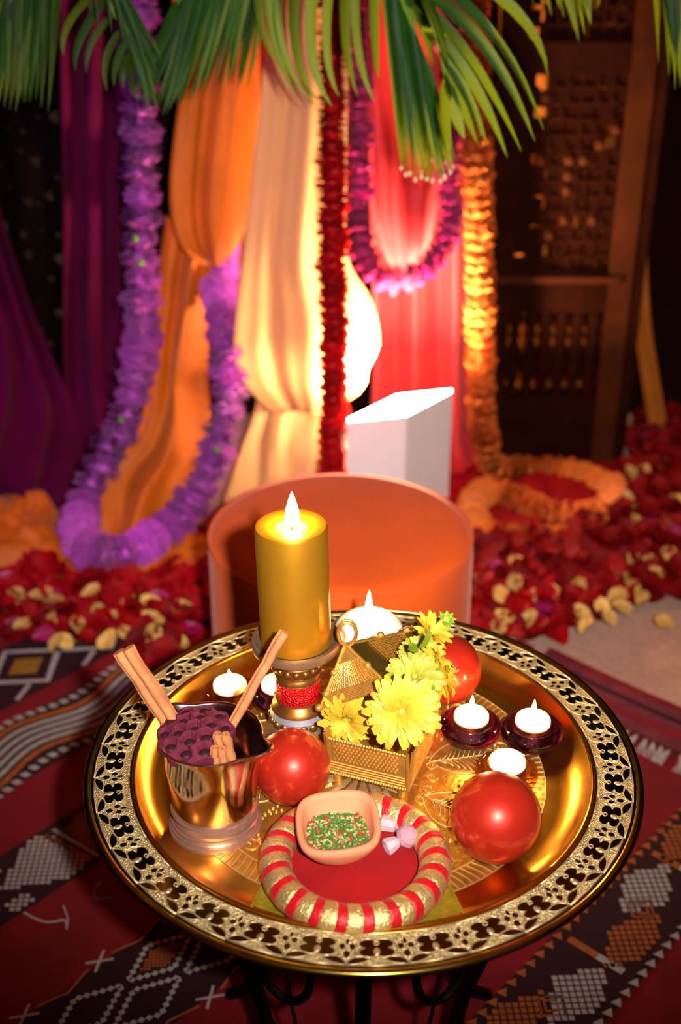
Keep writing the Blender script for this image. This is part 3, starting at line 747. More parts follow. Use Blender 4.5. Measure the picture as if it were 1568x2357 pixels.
def frond(label, rachis, tips, n, wd, bow, seed, jit=14, s0=0.0, s1=1.0, cut=False):
    rnd = random.Random(seed)
    R_ = smooth_path([aty(*r) for r in rachis], 41); T_ = smooth_path([aty(*t) for t in tips], 101)
    f = thing('palm_frond', label, 'palm frond', R_[0], 'palm fronds across the top')
    part('rachis', MB().tube(R_, [.0065 * (1 - .75*i/40) for i in range(41)], 7), 'rachis', f)
    for k in range(n):
        u = (k + .5) / n; b = R_[min(40, int((s0 + (s1 - s0)*u) * 40))]
        t = T_[min(100, int(u*100))].copy(); m_ = mpp(t)
        t += V((rnd.uniform(-jit, jit) * m_, rnd.uniform(-.04, .04), rnd.uniform(-jit, jit) * m_))
        ln = (t - b).length; bw = V((bow[0] * ln * rnd.uniform(.7, 1.3), bow[1] * ln, bow[2] * ln * rnd.uniform(.7, 1.3)))
        o = part('leaflet', leaflet_mesh(b, t, bw, wd * rnd.uniform(.75, 1.2), rnd=rnd), 'leaf', f, ang=0)
        if cut and k % 2 == 0:
            q = MB().ball(t + V((0, -.002, 0)), .0035, 8, 6, (.8, .6, 1.1)); part('cut_tip', q, 'leaf_tip', o)
    return f
def frond2(label, rachis, blades, wd, seed):
    rnd = random.Random(seed); R_ = smooth_path([aty(*r) for r in rachis], 41); Y0 = rachis[-1][2]
    f = thing('palm_frond', label, 'palm frond', R_[0], 'palm fronds across the top')
    part('rachis', MB().tube(R_, [.006 * (1 - .75*i/40) for i in range(41)], 7), 'rachis', f)
    for xa, ya, xm, ym, xb, yb in blades:
        Yb = Y0 + rnd.uniform(-.05, .03); b = min(R_, key=lambda p: (p - aty(xa, ya, p.y)).length); t = aty(xb, yb, Yb - .03); m = aty(xm, ym, Yb - .02)
        part('leaflet', leaflet_mesh(b, t, (m - b.lerp(t, .5)) * 1.5, wd * rnd.uniform(.85, 1.15), rnd=rnd), 'leaf', f, ang=0)
    return f
frond('green palm frond hanging into the upper left corner', [(150,-420,2.0), (90,-240,2.02), (30,-60,2.05), (-20,60,2.08)], [(118,230,2.0), (95,240,2.02), (60,232,2.03), (20,240,2.05), (-40,235,2.07)], 22, .017, (.03, 0, .05), 1)
frond2('palm frond with thin arching blades in front of the magenta drape', [(150,-330,2.04), (205,-150,2.05), (250,0,2.06), (300,100,2.07), (335,200,2.08)],
    [(215,-20,152,50,146,128), (225,0,176,92,174,163), (245,40,204,97,199,168), (270,70,240,133,247,210), (285,95,262,148,263,199), (300,110,280,165,285,205), (189,-40,205,10,228,48), (310,130,300,190,318,230), (325,150,345,200,362,250), (280,60,330,120,362,190), (255,20,330,60,372,140)], .0115, 2)
frond('dense palm frond above the purple garland and orange pouch', [(640,-420,2.16), (560,-230,2.14), (470,-90,2.12), (400,20,2.1)], [(568,190,2.14), (530,195,2.12), (480,215,2.1), (430,230,2.1), (395,245,2.08), (350,235,2.08), (300,215,2.06)], 34, .018, (.05, 0, .06), 3, 18)
frond('thin palm frond crossing between the purple garland and the orange pouch', [(180,-300,2.0), (230,-120,2.02), (260,-20,2.04), (300,90,2.05)], [(235,50,2.0), (330,150,2.03), (365,190,2.05), (350,240,2.05), (330,250,2.06)], 12, .011, (.05, 0, .1), 31, 10)
frond2('palm frond of evenly spaced curved blades before the cream drape', [(520,-190,2.05), (640,-170,2.05), (760,-160,2.06), (900,-150,2.08)],
    [(640,-170,612,60,684,224), (670,-168,622,80,725,240), (705,-165,662,100,735,235), (745,-162,703,110,765,245), (775,-160,742,100,781,222), (805,-158,785,80,824,222), (830,-155,812,90,862,235), (865,-152,858,80,872,182), (610,-175,585,30,640,150)], .017, 4)
frond('wide bushy palm frond hanging in front of the red drape with cut tips', [(830,-260,2.1), (890,-80,2.1), (950,60,2.1), (990,170,2.1)], [(922,395,2.1), (945,398,2.1), (965,402,2.1), (985,408,2.1), (1012,410,2.1), (1030,400,2.1), (1052,385,2.1)], 26, .011, (.0, 0, .03), 5, 6, .35, 1, True)
frond2('long palm frond arching out to the right over the orange garland', [(860,-260,2.02), (920,-140,2.0), (965,-30,1.98), (1000,70,1.96), (1030,190,1.95)],
    [(1000,-170,1190,0,1262,175), (950,-80,1140,60,1252,300), (965,-30,1120,90,1232,325), (985,20,1100,150,1200,348), (1000,70,1100,200,1168,363), (1010,110,1075,215,1122,335), (1020,150,1065,250,1100,335), (1028,190,1050,270,1070,320), (1030,180,1020,280,1040,330), (930,-120,1090,20,1140,90), (940,-100,1010,60,1030,160)], .018, 6)
frond('small dark palm frond behind the bushy one at upper centre', [(820,-300,2.2), (870,-120,2.2), (930,0,2.2), (1000,110,2.2)], [(900,200,2.2), (930,180,2.2), (975,170,2.2), (1010,130,2.2), (1060,140,2.2), (1010,40,2.2)], 18, .016, (.08, 0, .1), 7, 14)
frond('palm leaf tips peeping in at the top right of the centre', [(1180,-300,2.1), (1250,-180,2.1), (1330,-100,2.1), (1400,-70,2.1)], [(1235,10,2.1), (1275,25,2.1), (1310,40,2.1), (1330,90,2.1), (1360,20,2.1), (1385,10,2.1)], 14, .014, (-.04, 0, .1), 8, 8)
frond('palm frond hanging at the upper right corner', [(1480,-360,2.0), (1520,-200,2.0), (1570,-80,2.0), (1630,20,2.0)], [(1510,140,2.0), (1535,120,2.0), (1552,200,2.0), (1585,190,2.0), (1630,230,2.0)], 14, .016, (.0, 0, .08), 9, 10)

# ================================================================== tray
mat('brass_polished', '#e6ae48', 0.2, 1.0, var=0.08, vscale=30, rvar=.10, bump=.06, bscale=40)
mat('brass_stipple', '#d8bf86', 0.42, 0.75, var=0.25, vscale=260, bump=.8, bscale=700, btype='voronoi')
mat('brass_floor', '#f0b850', 0.24, 0.9, var=0.15, vscale=90, rvar=.12, bump=.35, bscale=160)
mat('brass_dark_reflect', '#7c6c26', 0.16, 1.0)  # polished brass, with dark reflections of the surroundings put into its base colour
mat('brass_line', '#e6cf9c', 0.38, 0.7)
mat('brass_relief', '#ffe0a0', 0.36, .85)
mat('brass_edge', '#a8923e', 0.2, 1.0, var=.2, vscale=40)
mat('iron', '#17100e', 0.45, 0.8, var=.3, vscale=30)
mat('brass_rod', '#8a5a24', 0.3, 1.0)
mat('gold_candle', '#d89622', 0.32, 0.75, var=.06, vscale=12, rvar=.1)
mat('wax_white', '#fff4e2', 0.45, sss=.6)
mat('wax_gold', '#ffc85a', 0.35, sss=.5)
mat('wick', '#2a1a10', 0.9)
mat('flame', (1, .8, .4), 0.5, emit=270.0, ecol=(1.0, 0.52, 0.15))
mat('pewter', '#b79a78', 0.38, 0.85, var=.15, vscale=30, bump=.15, bscale=60)
mat('antique_gold', '#b37a3c', 0.32, 0.9, var=.2, vscale=40)
mat('blue_grey', '#8f8a94', 0.5, 0.4)
mat('red_sequin', '#d80c10', 0.35, var=.3, vscale=300, bump=1.0, bscale=500, btype='voronoi')
mat('red_ball', '#d4281a', 0.36, 0.5, var=.2, vscale=14, coat=1.0, bump=.03, bscale=30, col2='#d43a20')
mat('rose_silver', '#f6d6cc', 0.13, 1.0)
mat('rose_satin', '#dfae98', 0.26, 0.8)
mat('cinnamon', '#bb7446', 0.75, var=.25, vscale=50, bump=.5, bscale=120)
mat('lotus', '#5c0c26', 0.85, var=.25, vscale=70, bump=.5, bscale=220)
mat('lotus_seed', '#2c0612', 0.6)
mat('filigree', '#e0aa50', 0.4, 0.8, var=.15, vscale=60)
mat('filigree_dark', '#a08436', 0.35, .9, var=.2, vscale=60)
mat('coil', '#4a3a28', 0.25, 1.0)
mat('mum_yellow', '#dab432', 0.55, var=.12, vscale=60, transl=.2, orand=.22, tcol=hx('#f4d020'))
mat('mum_lime', '#b0ac3a', 0.55, var=.12, vscale=60, transl=.2, orand=.22, tcol=hx('#cfd620'))
mat('mum_green', '#7ba01e', 0.5, var=.15, vscale=60, transl=.15)
mat('purple_glass', (0.48, 0.22, 0.95), 0.02, trans=1.0, ior=1.5, thin=.3, tcol=(.6, .35, 1.0))
mat('amber_glass', (0.95, 0.70, 0.45), 0.03, trans=1.0, ior=1.5, thin=.5)
mat('foil', '#c87a3a', 0.3, 1.0)
mat('clear_glass', (.98, .96, .95), 0.02, trans=1.0, ior=1.45, thin=.5)
mat('pink_glass', (1.0, .60, .74), 0.03, trans=.45, ior=1.55, thin=.2)
mat('frost_glass', (.96, .80, .86), 0.25, trans=.4, ior=1.5, thin=.25)
mat('gold_thread', '#f0cc84', 0.32, 0.75, var=.15, vscale=300, bump=.7, bscale=420)
mat('red_thread', '#c40f1a', 0.35, var=.2, vscale=300, bump=.5, bscale=420, sheen=.3)
mat('red_velvet', '#a00408', 0.7, var=.2, vscale=14, sheen=.5)
mat('gold_sheet', '#b8a02a', 0.4, 0.6, var=.2, vscale=80, bump=.6, bscale=300)
mat('terracotta', '#e08a62', 0.7, var=.08, vscale=20, bump=.1, bscale=120)
mat('herb_green', '#4c7228', 0.7, var=.3, vscale=200); mat('herb_pale', '#b0b276', 0.7, var=.3, vscale=200); mat('seed_red', '#d42a1a', 0.4)

TC = V((0.0243, 1.053, 0.48)); TR = .30; ZT = .48; RIMZ = .50
tray = thing('brass_tray', 'large round engraved brass tray with floral rim holding the candles', 'tray', TC)
part('engraved_floor', MB().lathe([(.0005, 0), (.1, 0), (.15, 0), (.199, 0)], 120, TC), 'brass_floor', tray, ang=0)
part('well', MB().lathe([(.199, 0), (.212, .0), (.222, .0012), (.231, .0045), (.238, .010), (.243, .0155), (.2455, .0192), (.2475, .0215), (.2500, .0215), (.2515, .0202)], 160, TC), 'brass_polished', tray, ang=0)
part('rim', MB().lathe([(.2515, .0202), (.253, .020), (.272, .0202), (.2885, .020)], 160, TC), 'brass_stipple', tray, ang=0)
part('outer_band', MB().lathe([(.2885, .020), (.2912, .0198)], 160, TC), 'brass_dark_reflect', tray, ang=0)
part('rolled_edge', MB().lathe([(.2912, .0198), (.2925, .0215), (.2955, .0225), (.2985, .0215), (.3, .0185), (.2985, .0155), (.295, .0145)], 160, TC), 'brass_edge', tray, ang=0)
part('underside', MB().lathe([(.2955, .0145), (.25, .0165), (.243, .009), (.236, .002), (.224, -.002), (.21, -.003), (.0005, -.003)], 120, TC), 'brass_edge', tray, ang=0)
part('step_ring', MB().tube([TC + V((.2465*cos(2*pi*i/128), .2465*sin(2*pi*i/128), .0208)) for i in range(128)], .0016, 8, True), 'brass_polished', tray)
# floral rim: one repeat of each piece, turned round the tray
NM = 32; CA = 2 * pi / NM; RI, RO_ = .2525, .2885
def cell(u, v, h=0.0):
    a = u * CA; r = RI + v * (RO_ - RI); return V((r * cos(a), r * sin(a), .0203 + h))
def ell(cx, cy, rx, ry, n=16, rot=0):
    return [(cx + rx*cos(2*pi*i/n)*cos(rot) - ry*sin(2*pi*i/n)*sin(rot), cy + rx*cos(2*pi*i/n)*sin(rot) + ry*sin(2*pi*i/n)*cos(rot)) for i in range(n)]
def lens(p, q, wd, n=9, bend=0.0):
    p = V((*p, 0)); q = V((*q, 0)); t = q - p; nn = V((-t.y, t.x, 0)).normalized(); up = []; dn = []
    for i in range(n):
        s = i/(n-1); m = p + t*s + nn*bend*sin(pi*s); k = wd*sin(pi*s)**.8; up.append(tuple((m + nn*k)[:2])); dn.append(tuple((m - nn*k)[:2]))
    return up + dn[::-1][1:-1]
def slab(mb, poly, h0, h1):
    n = len(poly); mb.add([cell(u, v, h0) for u, v in poly] + [cell(u, v, h1) for u, v in poly],
        [tuple(range(n)), tuple(range(n, 2*n))[::-1]] + [(i, n+i, n+(i+1) % n, (i+1) % n) for i in range(n)])
def line(mb, poly, wd=.0012, h=.0009, closed=True):
    P = [cell(u, v, h*.4) for u, v in poly]; mb.tube(P, wd*.5, 5, closed)
shapes = []
def petal4():
    out = []
    n = 40
    for i in range(n):                                  # one four-lobed flower outline
        a = 2*pi*i/n; r = .19 + .16*abs(cos(2*(a - pi/4)))**.6
        out.append((1.02*r*cos(a), .45 + 1.0*r*sin(a)))
    return out
flower = petal4()
leafR = lens((.10, .74), (.495, .97), .105, bend=-.03); leafL = [(-u, v) for u, v in leafR[::-1]]
tenR = lens((.15, .28), (.47, .03), .06, bend=.07); tenL = [(-u, v) for u, v in tenR[::-1]]
bud1 = ell(.5-.085, .40, .055, .09, 6); bud2 = ell(.5+.085, .40, .055, .09, 6); bud3 = ell(.5, .64, .055, .10, 8)
stalk = lens((.5, .14), (.5, .34), .03)
def star4(h=.0):
    return None
dark = [flower, leafR, leafL, bud1, bud2, bud3, stalk]
mbd = MB()
for p in dark: slab(mbd, p, -.0004, .0002)
for i, p in enumerate(mbd.v): pass
mbl = MB()
for p in (flower, leafR, leafL): line(mbl, p)
cart = [(.5, .84), (.42, .70), (.33, .62), (.37, .46), (.30, .34), (.33, .16), (.41, .06), (.5, .03), (.59, .06), (.67, .16), (.70, .34), (.63, .46), (.67, .62), (.58, .70), (.5, .84)]
line(mbl, cart, closed=False)
slab(mbl, ell(0, .56, .06, .12, 12), 0, .0006)
hook = [(.05*sin(t*1.0)*(1.2-.15*t), .28 + .06*cos(t)*(1.15-.14*t)) for t in [k*.55 for k in range(9)]]
line(mbl, hook, .0012, .0012, False); line(mbl, [(-u, v) for u, v in hook], .0012, .0012, False)
line(mbl, [(-.5, .0), (.0, .0), (.5, .0)], .001, .0006, False); line(mbl, [(-.5, 1.0), (0, 1.0), (.5, 1.0)], .0014, .0008, False)
md_, ml_ = mbd.mesh('rim_motif', 'brass_dark_reflect', False), mbl.mesh('rim_scrollwork', 'brass_line')
for k in range(NM):
    M = MX.Translation(TC) @ MX.Rotation(k * CA + .03, 4, 'Z')
    place('rim_motif', md_, M, tray); place('rim_scrollwork', ml_, M, tray)
# engraved floor: feathered ring, beaded scallops, leaves and star
fm = MB()
for k in range(150):
    a = 2*pi*k/150
    P = [TC + V(((.176 + .022*t)*cos(a + .035*sin(pi*t*.5)), (.176 + .022*t)*sin(a + .035*sin(pi*t*.5)), .0005)) for t in (0, .25, .5, .75, 1)]
    fm.tube(P, .0006, 4)
for r in (.175, .1985): fm.tube([TC + V((r*cos(2*pi*i/120), r*sin(2*pi*i/120), .0004)) for i in range(120)], .0006, 4, True)
o = part('feather_border', fm, 'brass_relief', tray); o['kind'] = 'stuff'
bd = MB().ball((0, 0, 0), .0016, 6, 4)
cm = MB()
for k in range(8):
    a0 = 2*pi*k/8 + .2; cc = TC + V((.112*cos(a0), .112*sin(a0), .0006))
    for i in range(30):
        t = a0 - 1.9 + 3.8*i/29; p = cc + V((.047*cos(t), .047*sin(t), 0)); cm.add([p + q for q in bd.v], bd.f)
for k in range(24):                                     # small curls between the leaves and the feathered ring
    a0 = 2*pi*k/24; c0 = TC + V((.160*cos(a0), .160*sin(a0), .0006))
    cm.tube([c0 + V((cos(a0 + t), sin(a0 + t), 0))*(.0095*(1 - t/8.5)) for t in [i*.42 for i in range(16)]], .0007, 4)
    c0 = TC + V((.076*cos(a0 + .13), .076*sin(a0 + .13), .0006))
    cm.tube([c0 + V((cos(a0 - t), sin(a0 - t), 0))*(.0075*(1 - t/8.5)) for t in [i*.42 for i in range(16)]], .0007, 4)
o = part('beaded_scallops', cm, 'brass_relief', tray); o['kind'] = 'stuff'
lm_ = MB()
P = [V((.075 + .075*t, 0, .0005)) for t in [i/8 for i in range(9)]]
lm_.tube(P, .0007, 4)
for i in range(11):
    x = .084 + .006*i; h = .024*sin(pi*(i+1)/12.5)
    for sg in (-1, 1): lm_.tube([(x, 0, .0005), (x + .007, sg*h*.55, .0006), (x + .010, sg*h, .0005)], .0006, 4)
out = [(.075 + .080*t, .028*sin(pi*t)**.9, .0005) for t in [i/14 for i in range(15)]]
lm_.tube(out, .0007, 4); lm_.tube([(x, -y, z) for x, y, z in out], .0007, 4)
lme = lm_.mesh('engraved_leaf', 'brass_relief')
for k in range(8): place('engraved_leaf', lme, MX.Translation(TC) @ MX.Rotation(2*pi*k/8 + .2, 4, 'Z'), tray)
sm = MB()
for k in range(16):
    a = 2*pi*k/16; r1 = .066 if k % 2 else .056
    d = lambda r, b, z: TC + V((r*cos(b), r*sin(b), z))
    sm.add([d(.012, a, .0004), d(.034, a-.16, .0004), d(r1, a, .0004), d(.034, a+.16, .0004), d(.034, a, .0022)], [(0,1,4), (1,2,4), (2,3,4), (3,0,4)])
    sm.add([d(.040, a+.10, .0004), d(.062, a+.19, .0004), d(.040, a+.29, .0004), d(.046, a+.195, .0016)], [(0,1,3), (1,2,3), (2,0,3)])
part('star_medallion', sm, 'brass_relief', tray, smooth=False)

# ------------------------------------------------------------------ iron stand under the tray
sd = thing('tray_stand', 'dark wrought iron scrolled stand carrying the brass tray', 'stand', V((TC.x, TC.y, 0)))
part('top_ring', MB().tube([TC + V((.185*cos(2*pi*i/48), .185*sin(2*pi*i/48), -.0095)) for i in range(48)], .006, 8, True), 'iron', sd)
part('lower_ring', MB().tube([V((TC.x + .13*cos(2*pi*i/48), TC.y + .13*sin(2*pi*i/48), .17)) for i in range(48)], .006, 8, True), 'iron', sd)
for k in range(6):
    a = 2*pi*k/6 + .52; c_, s_ = cos(a), sin(a)
    q = lambda r, z: V((TC.x + r*c_, TC.y + r*s_, z))
    part('leg', MB().tube(smooth_path([q(.185, .47), q(.19, .42), q(.165, .32), q(.13, .17), q(.15, .07), q(.20, .0165)], 30), .0085, 8), 'iron', sd)
    sc_ = []
    for i in range(28):
        t = i/27*4.6; r = .034*(1 - t/6.2); sc_.append(q(.155 + r*cos(t+2.6), .36 + r*sin(t+2.6)))
    part('scroll', MB().tube(sc_, .005, 8), 'iron', sd)
    a2 = a + pi/6; q2 = lambda r, z, aa=a2: V((TC.x + r*cos(aa), TC.y + r*sin(aa), z))
    part('thin_rod', MB().tube([q2(.185, .47), q2(.15, .25), q2(.135, .17)], .0022, 6), 'brass_rod', sd)
    hp = []
    for i in range(30):
        t = 2*pi*i/30; hp.append(q2(.165, .34) + V((-sin(a2), cos(a2), 0))*.032*cos(t) + V((0, 0, .05*sin(t))))
    part('loop', MB().tube(hp, .005, 8, True), 'iron', sd)

# ================================================================== flames
def flame(parent, p, h, wd, nm='flame'):
    prof = [(0.0002, 0), (.32, .06), (.48, .18), (.5, .30), (.42, .5), (.27, .72), (.12, .9), (.0004, 1.0)]
    return part(nm, MB().lathe([(r*wd, z*h) for r, z in prof], 16, p), 'flame', parent, ang=0)
def wick(parent, p, h): part('wick', MB().tube([p, p + V((.0005, 0, h*.5)), p + V((.0012, 0, h))], .0009, 6), 'wick', parent)

# ------------------------------------------------------------------ candlestick and gold pillar candle
cb = onz(692, 1692, ZT); CY = cb.y
lean = V((-.022, 0, 1)).normalized()
def cz(py): return aty(690, py, CY).z
zd = cz(1478); zc = cz(1212)                       # dish floor, candle top
LM = MX.Translation(V((cb.x, cb.y, ZT))) @ frame((0,0,0), lean, (1,0,0))
hs_ = (zd - ZT)
cs = thing('candle_holder', 'turned antique gold candlestick with beads and a red sequined band', 'candle holder', V((cb.x, cb.y, ZT)))
def lpart(name, prof, m, n=48, ang=40): return part(name, MB().lathe(prof, n).xf(LM), m, cs, ang=ang)
k_ = hs_ / .125
lpart('foot', [(.0005, 0), (.045, 0), (.046, .004), (.042, .009), (.036, .013), (.034, .018), (.030, .022*k_)], 'pewter')
lpart('lower_collar', [(.028, .020*k_), (.033, .026*k_), (.033, .036*k_), (.028, .040*k_)], 'blue_grey')
lpart('lower_shoulder', [(.028, .040*k_), (.0315, .043*k_), (.030, .048*k_), (.025, .053*k_), (.0235, .056*k_)], 'antique_gold')
lpart('sequined_band', [(.0235, .055*k_), (.0248, .057*k_), (.0248, .079*k_), (.0235, .081*k_)], 'red_sequin')
lpart('upper_collar', [(.0235, .080*k_), (.026, .083*k_), (.0255, .087*k_), (.023, .090*k_), (.027, .094*k_), (.027, .104*k_), (.024, .107*k_)], 'antique_gold')
for zz, rr in ((.0545, .0245), (.0815, .0250), (.0905, .0258)):
    rp = [LM @ V(((rr + .0006*(i % 2))*cos(2*pi*i/64), (rr + .0006*(i % 2))*sin(2*pi*i/64), zz*k_ + .0005*(i % 2))) for i in range(64)]
    part('rope_trim', MB().tube(rp, .0012, 6, True), 'antique_gold', cs)
lpart('dish', [(.0005, .106*k_), (.024, .107*k_), (.030, .110*k_), (.042, .117*k_), (.0485, .121*k_), (.0495, .1275*k_), (.0485, .131*k_), (.0455, .1315*k_), (.043, .128*k_), (.040, .126*k_), (.0005, .125*k_)], 'pewter')
bm1 = MB().ball((0,0,0), .0052, 10, 8).mesh('bead', 'antique_gold')
for i in range(18):
    a = 2*pi*i/18; place('bead', bm1, LM @ frame((.0325*cos(a), .0325*sin(a), .031*k_), (cos(a), sin(a), 0), (0,0,1), (1, 1, .7)), cs)
for i in range(16):
    a = 2*pi*i/16; place('bead', bm1, LM @ frame((.0268*cos(a), .0268*sin(a), .099*k_), (cos(a), sin(a), 0), (0,0,1), (.85, .85, .6)), cs)
hc = zc - zd + .002; rc = .0385
pc = thing('pillar_candle', 'tall gold pillar candle burning on the candlestick', 'candle', LM @ V((0, 0, .1255*k_)))
CM = LM @ MX.Translation((0, 0, .1262*k_))
part('body', MB().lathe([(.0005, 0), (rc - .002, 0), (rc, .002), (rc, hc - .005), (rc - .0015, hc - .0015), (rc - .005, hc - .0005), (.020, hc - .002), (.017, hc - .0045)], 64).xf(CM), 'gold_candle', pc)
part('wax_pool', MB().lathe([(.017, hc - .0045), (.015, hc - .007), (.0005, hc - .0075)], 32).xf(CM), 'wax_gold', pc)
wt = CM @ V((.001, 0, hc - .0075)); wick(pc, wt, .010); flame(pc, wt + V((.0005, 0, .005)), .040, .0155)

# ------------------------------------------------------------------ white domed candle at the back
fp = onz(849, 1452, ZT + .045)
fd = thing('candle_dish', 'low clear glass stand under the white domed candle at the back', 'candle stand', V((fp.x, fp.y, ZT)))
part('foot', MB().lathe([(.0005, .0), (.024, 0), (.025, .003), (.010, .006), (.008, .022), (.012, .026), (.0005, .026)], 32, V((fp.x, fp.y, ZT))), 'clear_glass', fd)
part('plate', MB().lathe([(.0005, .026), (.030, .026), (.036, .029), (.036, .031), (.030, .030), (.0005, .029)], 48, V((fp.x, fp.y, ZT))), 'clear_glass', fd)
fb = V((fp.x, fp.y, ZT + .030))
fc = thing('domed_candle', 'wide white domed candle burning at the back of the tray', 'candle', fb)
part('wax', MB().lathe([(.0005, 0), (.026, .0), (.034, .004), (.041, .013), (.0425, .018), (.040, .024), (.033, .030), (.022, .0335), (.010, .035), (.0005, .0345)], 48, fb), 'wax_white', fc, ang=0)
wick(fc, fb + V((0, 0, .034)), .009); flame(fc, fb + V((0, 0, .037)), .036, .0095)

# ------------------------------------------------------------------ tealights in glass holders
def holder(px, py, r, label, glass, lab2, lit, fh=.024, raise_=0.0, rt=.0205):
    p = onz(px, py, ZT + .030); b = V((p.x, p.y, ZT + .0012))
    g = thing('glass_holder', label, 'glass holder', b, 'glass tealight holders')
    part('bowl', MB().lathe([(.0005, .0), (.015, .0), (.022, .002), (r*.93, .009), (r, .016), (r*.96, .022), (r*.82, .026), (.0235, .0265), (.0222, .024), (.0218, .012), (.019, .009), (.0005, .0085)], 48, b), glass, g, ang=0)
    b2 = b + V((0, 0, .0125))
    t = thing('tealight', lab2, 'candle', b2, 'tealights on the tray')
    part('metal_cup', MB().lathe([(.0005, 0), (rt - .0012, 0), (rt, .001), (rt, .0155), (rt + .0006, .0162), (rt - .0004, .0165), (rt - .0008, .013)], 40, b2), 'foil', t)
    part('wax', MB().lathe([(rt - .0008, .002), (rt - .0008, .0205), (rt - .002, .0222), (rt*.6, .0225), (.0005, .0218)], 40, b2), 'wax_white', t)
    wick(t, b2 + V((0, 0, .0215)), .006)
    if lit: flame(t, b2 + V((0, 0, .0235)), fh, .0072)
holder(1085, 1652, .035, 'purple glass tealight holder beside the red ball at the back', 'purple_glass', 'lit tealight in the purple glass nearest the yellow flowers', True)
holder(1227, 1662, .035, 'purple glass tealight holder nearest the right rim of the tray', 'purple_glass', 'lit tealight nearest the right rim of the tray', True)
holder(1168, 1757, .034, 'amber tinted glass tealight holder behind the front red ball', 'amber_glass', 'tealight just behind the front red ball', True, .012)
holder(529, 1580, .034, 'clear amber glass tealight holder behind the silver cup', 'amber_glass', 'bright tealight behind the silver cup', True, .017)
holder(640, 1578, .033, 'purple glass tealight holder between the silver cup and candlestick', 'purple_glass', 'tealight half hidden behind the leaning cinnamon stick', True, .016)

# ------------------------------------------------------------------ glossy red balls
def rball(px, py, R, label):
    c = V(onz(px, py, ZT + R)); 
    t = thing('red_ball', label, 'ball', V((c.x, c.y, ZT)), 'glossy red balls on the tray')
    mb = MB().ball(V((0, 0, 0)), R, 64, 40)
    mb.v = [p * (1 + .004 * mnoise.noise(p * 30)) for p in mb.v]
    mb.xf(MX.Translation(c) @ MX.Rotation(1.9, 4, 'X'))
    part('shell', mb, 'red_ball', t, ang=0)
    part('base_dimple', MB().lathe([(.0005, .0012), (.006, .0012), (.007, .0003), (.0062, .0)], 20, V((c.x, c.y, ZT + .0003))), 'antique_gold', t)
rball(673, 1765, .0405, 'glossy red ball between the silver cup and the gold trinket box')
rball(1142, 1881, .0450, 'largest glossy red ball at the front right of the tray')
rball(1028, 1540, .0415, 'dark glossy red ball behind the yellow flowers')

# ------------------------------------------------------------------ silver cup with spout
ub = onz(497, 1893, ZT); URIM = aty(493, 1688, ub.y)
UH = URIM.z - ZT; ur = 118 * mpp(URIM)
cup = thing('silver_cup', 'polished rose silver footed cup with pouring lip at the left of the tray', 'cup', ub)
rb_ = 107 * mpp(ub)
def updf(r, z, a):
    k = max(0, (z/UH - .62) / .38) ** 2
    for a0, am, wd in ((-.50, .020, .26), (2.45, .012, .30)):
        d = (a - a0 + pi) % (2*pi) - pi; g = exp(-(d/wd)**2) * k
        r += am*g; z += .007*g*am/.02
    return r, z
part('body', MB().lathe([(.0005, .024), (.030, .024), (.0415, .025), (.0425, .028), (.0432, .034), (.045, UH*.5), (.0475, UH*.72), (ur*.92, UH*.9), (ur*.985, UH*.975), (ur, UH), (ur*.985, UH*1.006), (ur*.965, UH*.995), (ur*.90, UH*.9), (.0455, UH*.7), (.043, UH*.5), (.041, .036), (.036, .030), (.0005, .029)], 96, ub, fn=updf), 'rose_silver', cup, ang=0)
part('stepped_foot', MB().lathe([(.0005, .0), (rb_, .0), (rb_*1.01, .002), (rb_, .0045), (rb_*.97, .0055), (rb_*.97, .0085), (rb_*.94, .0098), (rb_*.935, .0125), (rb_*.90, .0135), (rb_*.895, .0185), (rb_*.86, .0205), (rb_*.855, .0245), (.0455, .0265), (.0445, .029), (.0425, .029)], 80, ub), 'rose_satin', cup)
part('lip_bead', MB().tube([ub + V((updf(ur, UH, 2*pi*i/120)[0]*cos(2*pi*i/120), updf(ur, UH, 2*pi*i/120)[0]*sin(2*pi*i/120), updf(ur, UH, 2*pi*i/120)[1])) for i in range(120)], .0014, 8, True), 'rose_silver', cup)

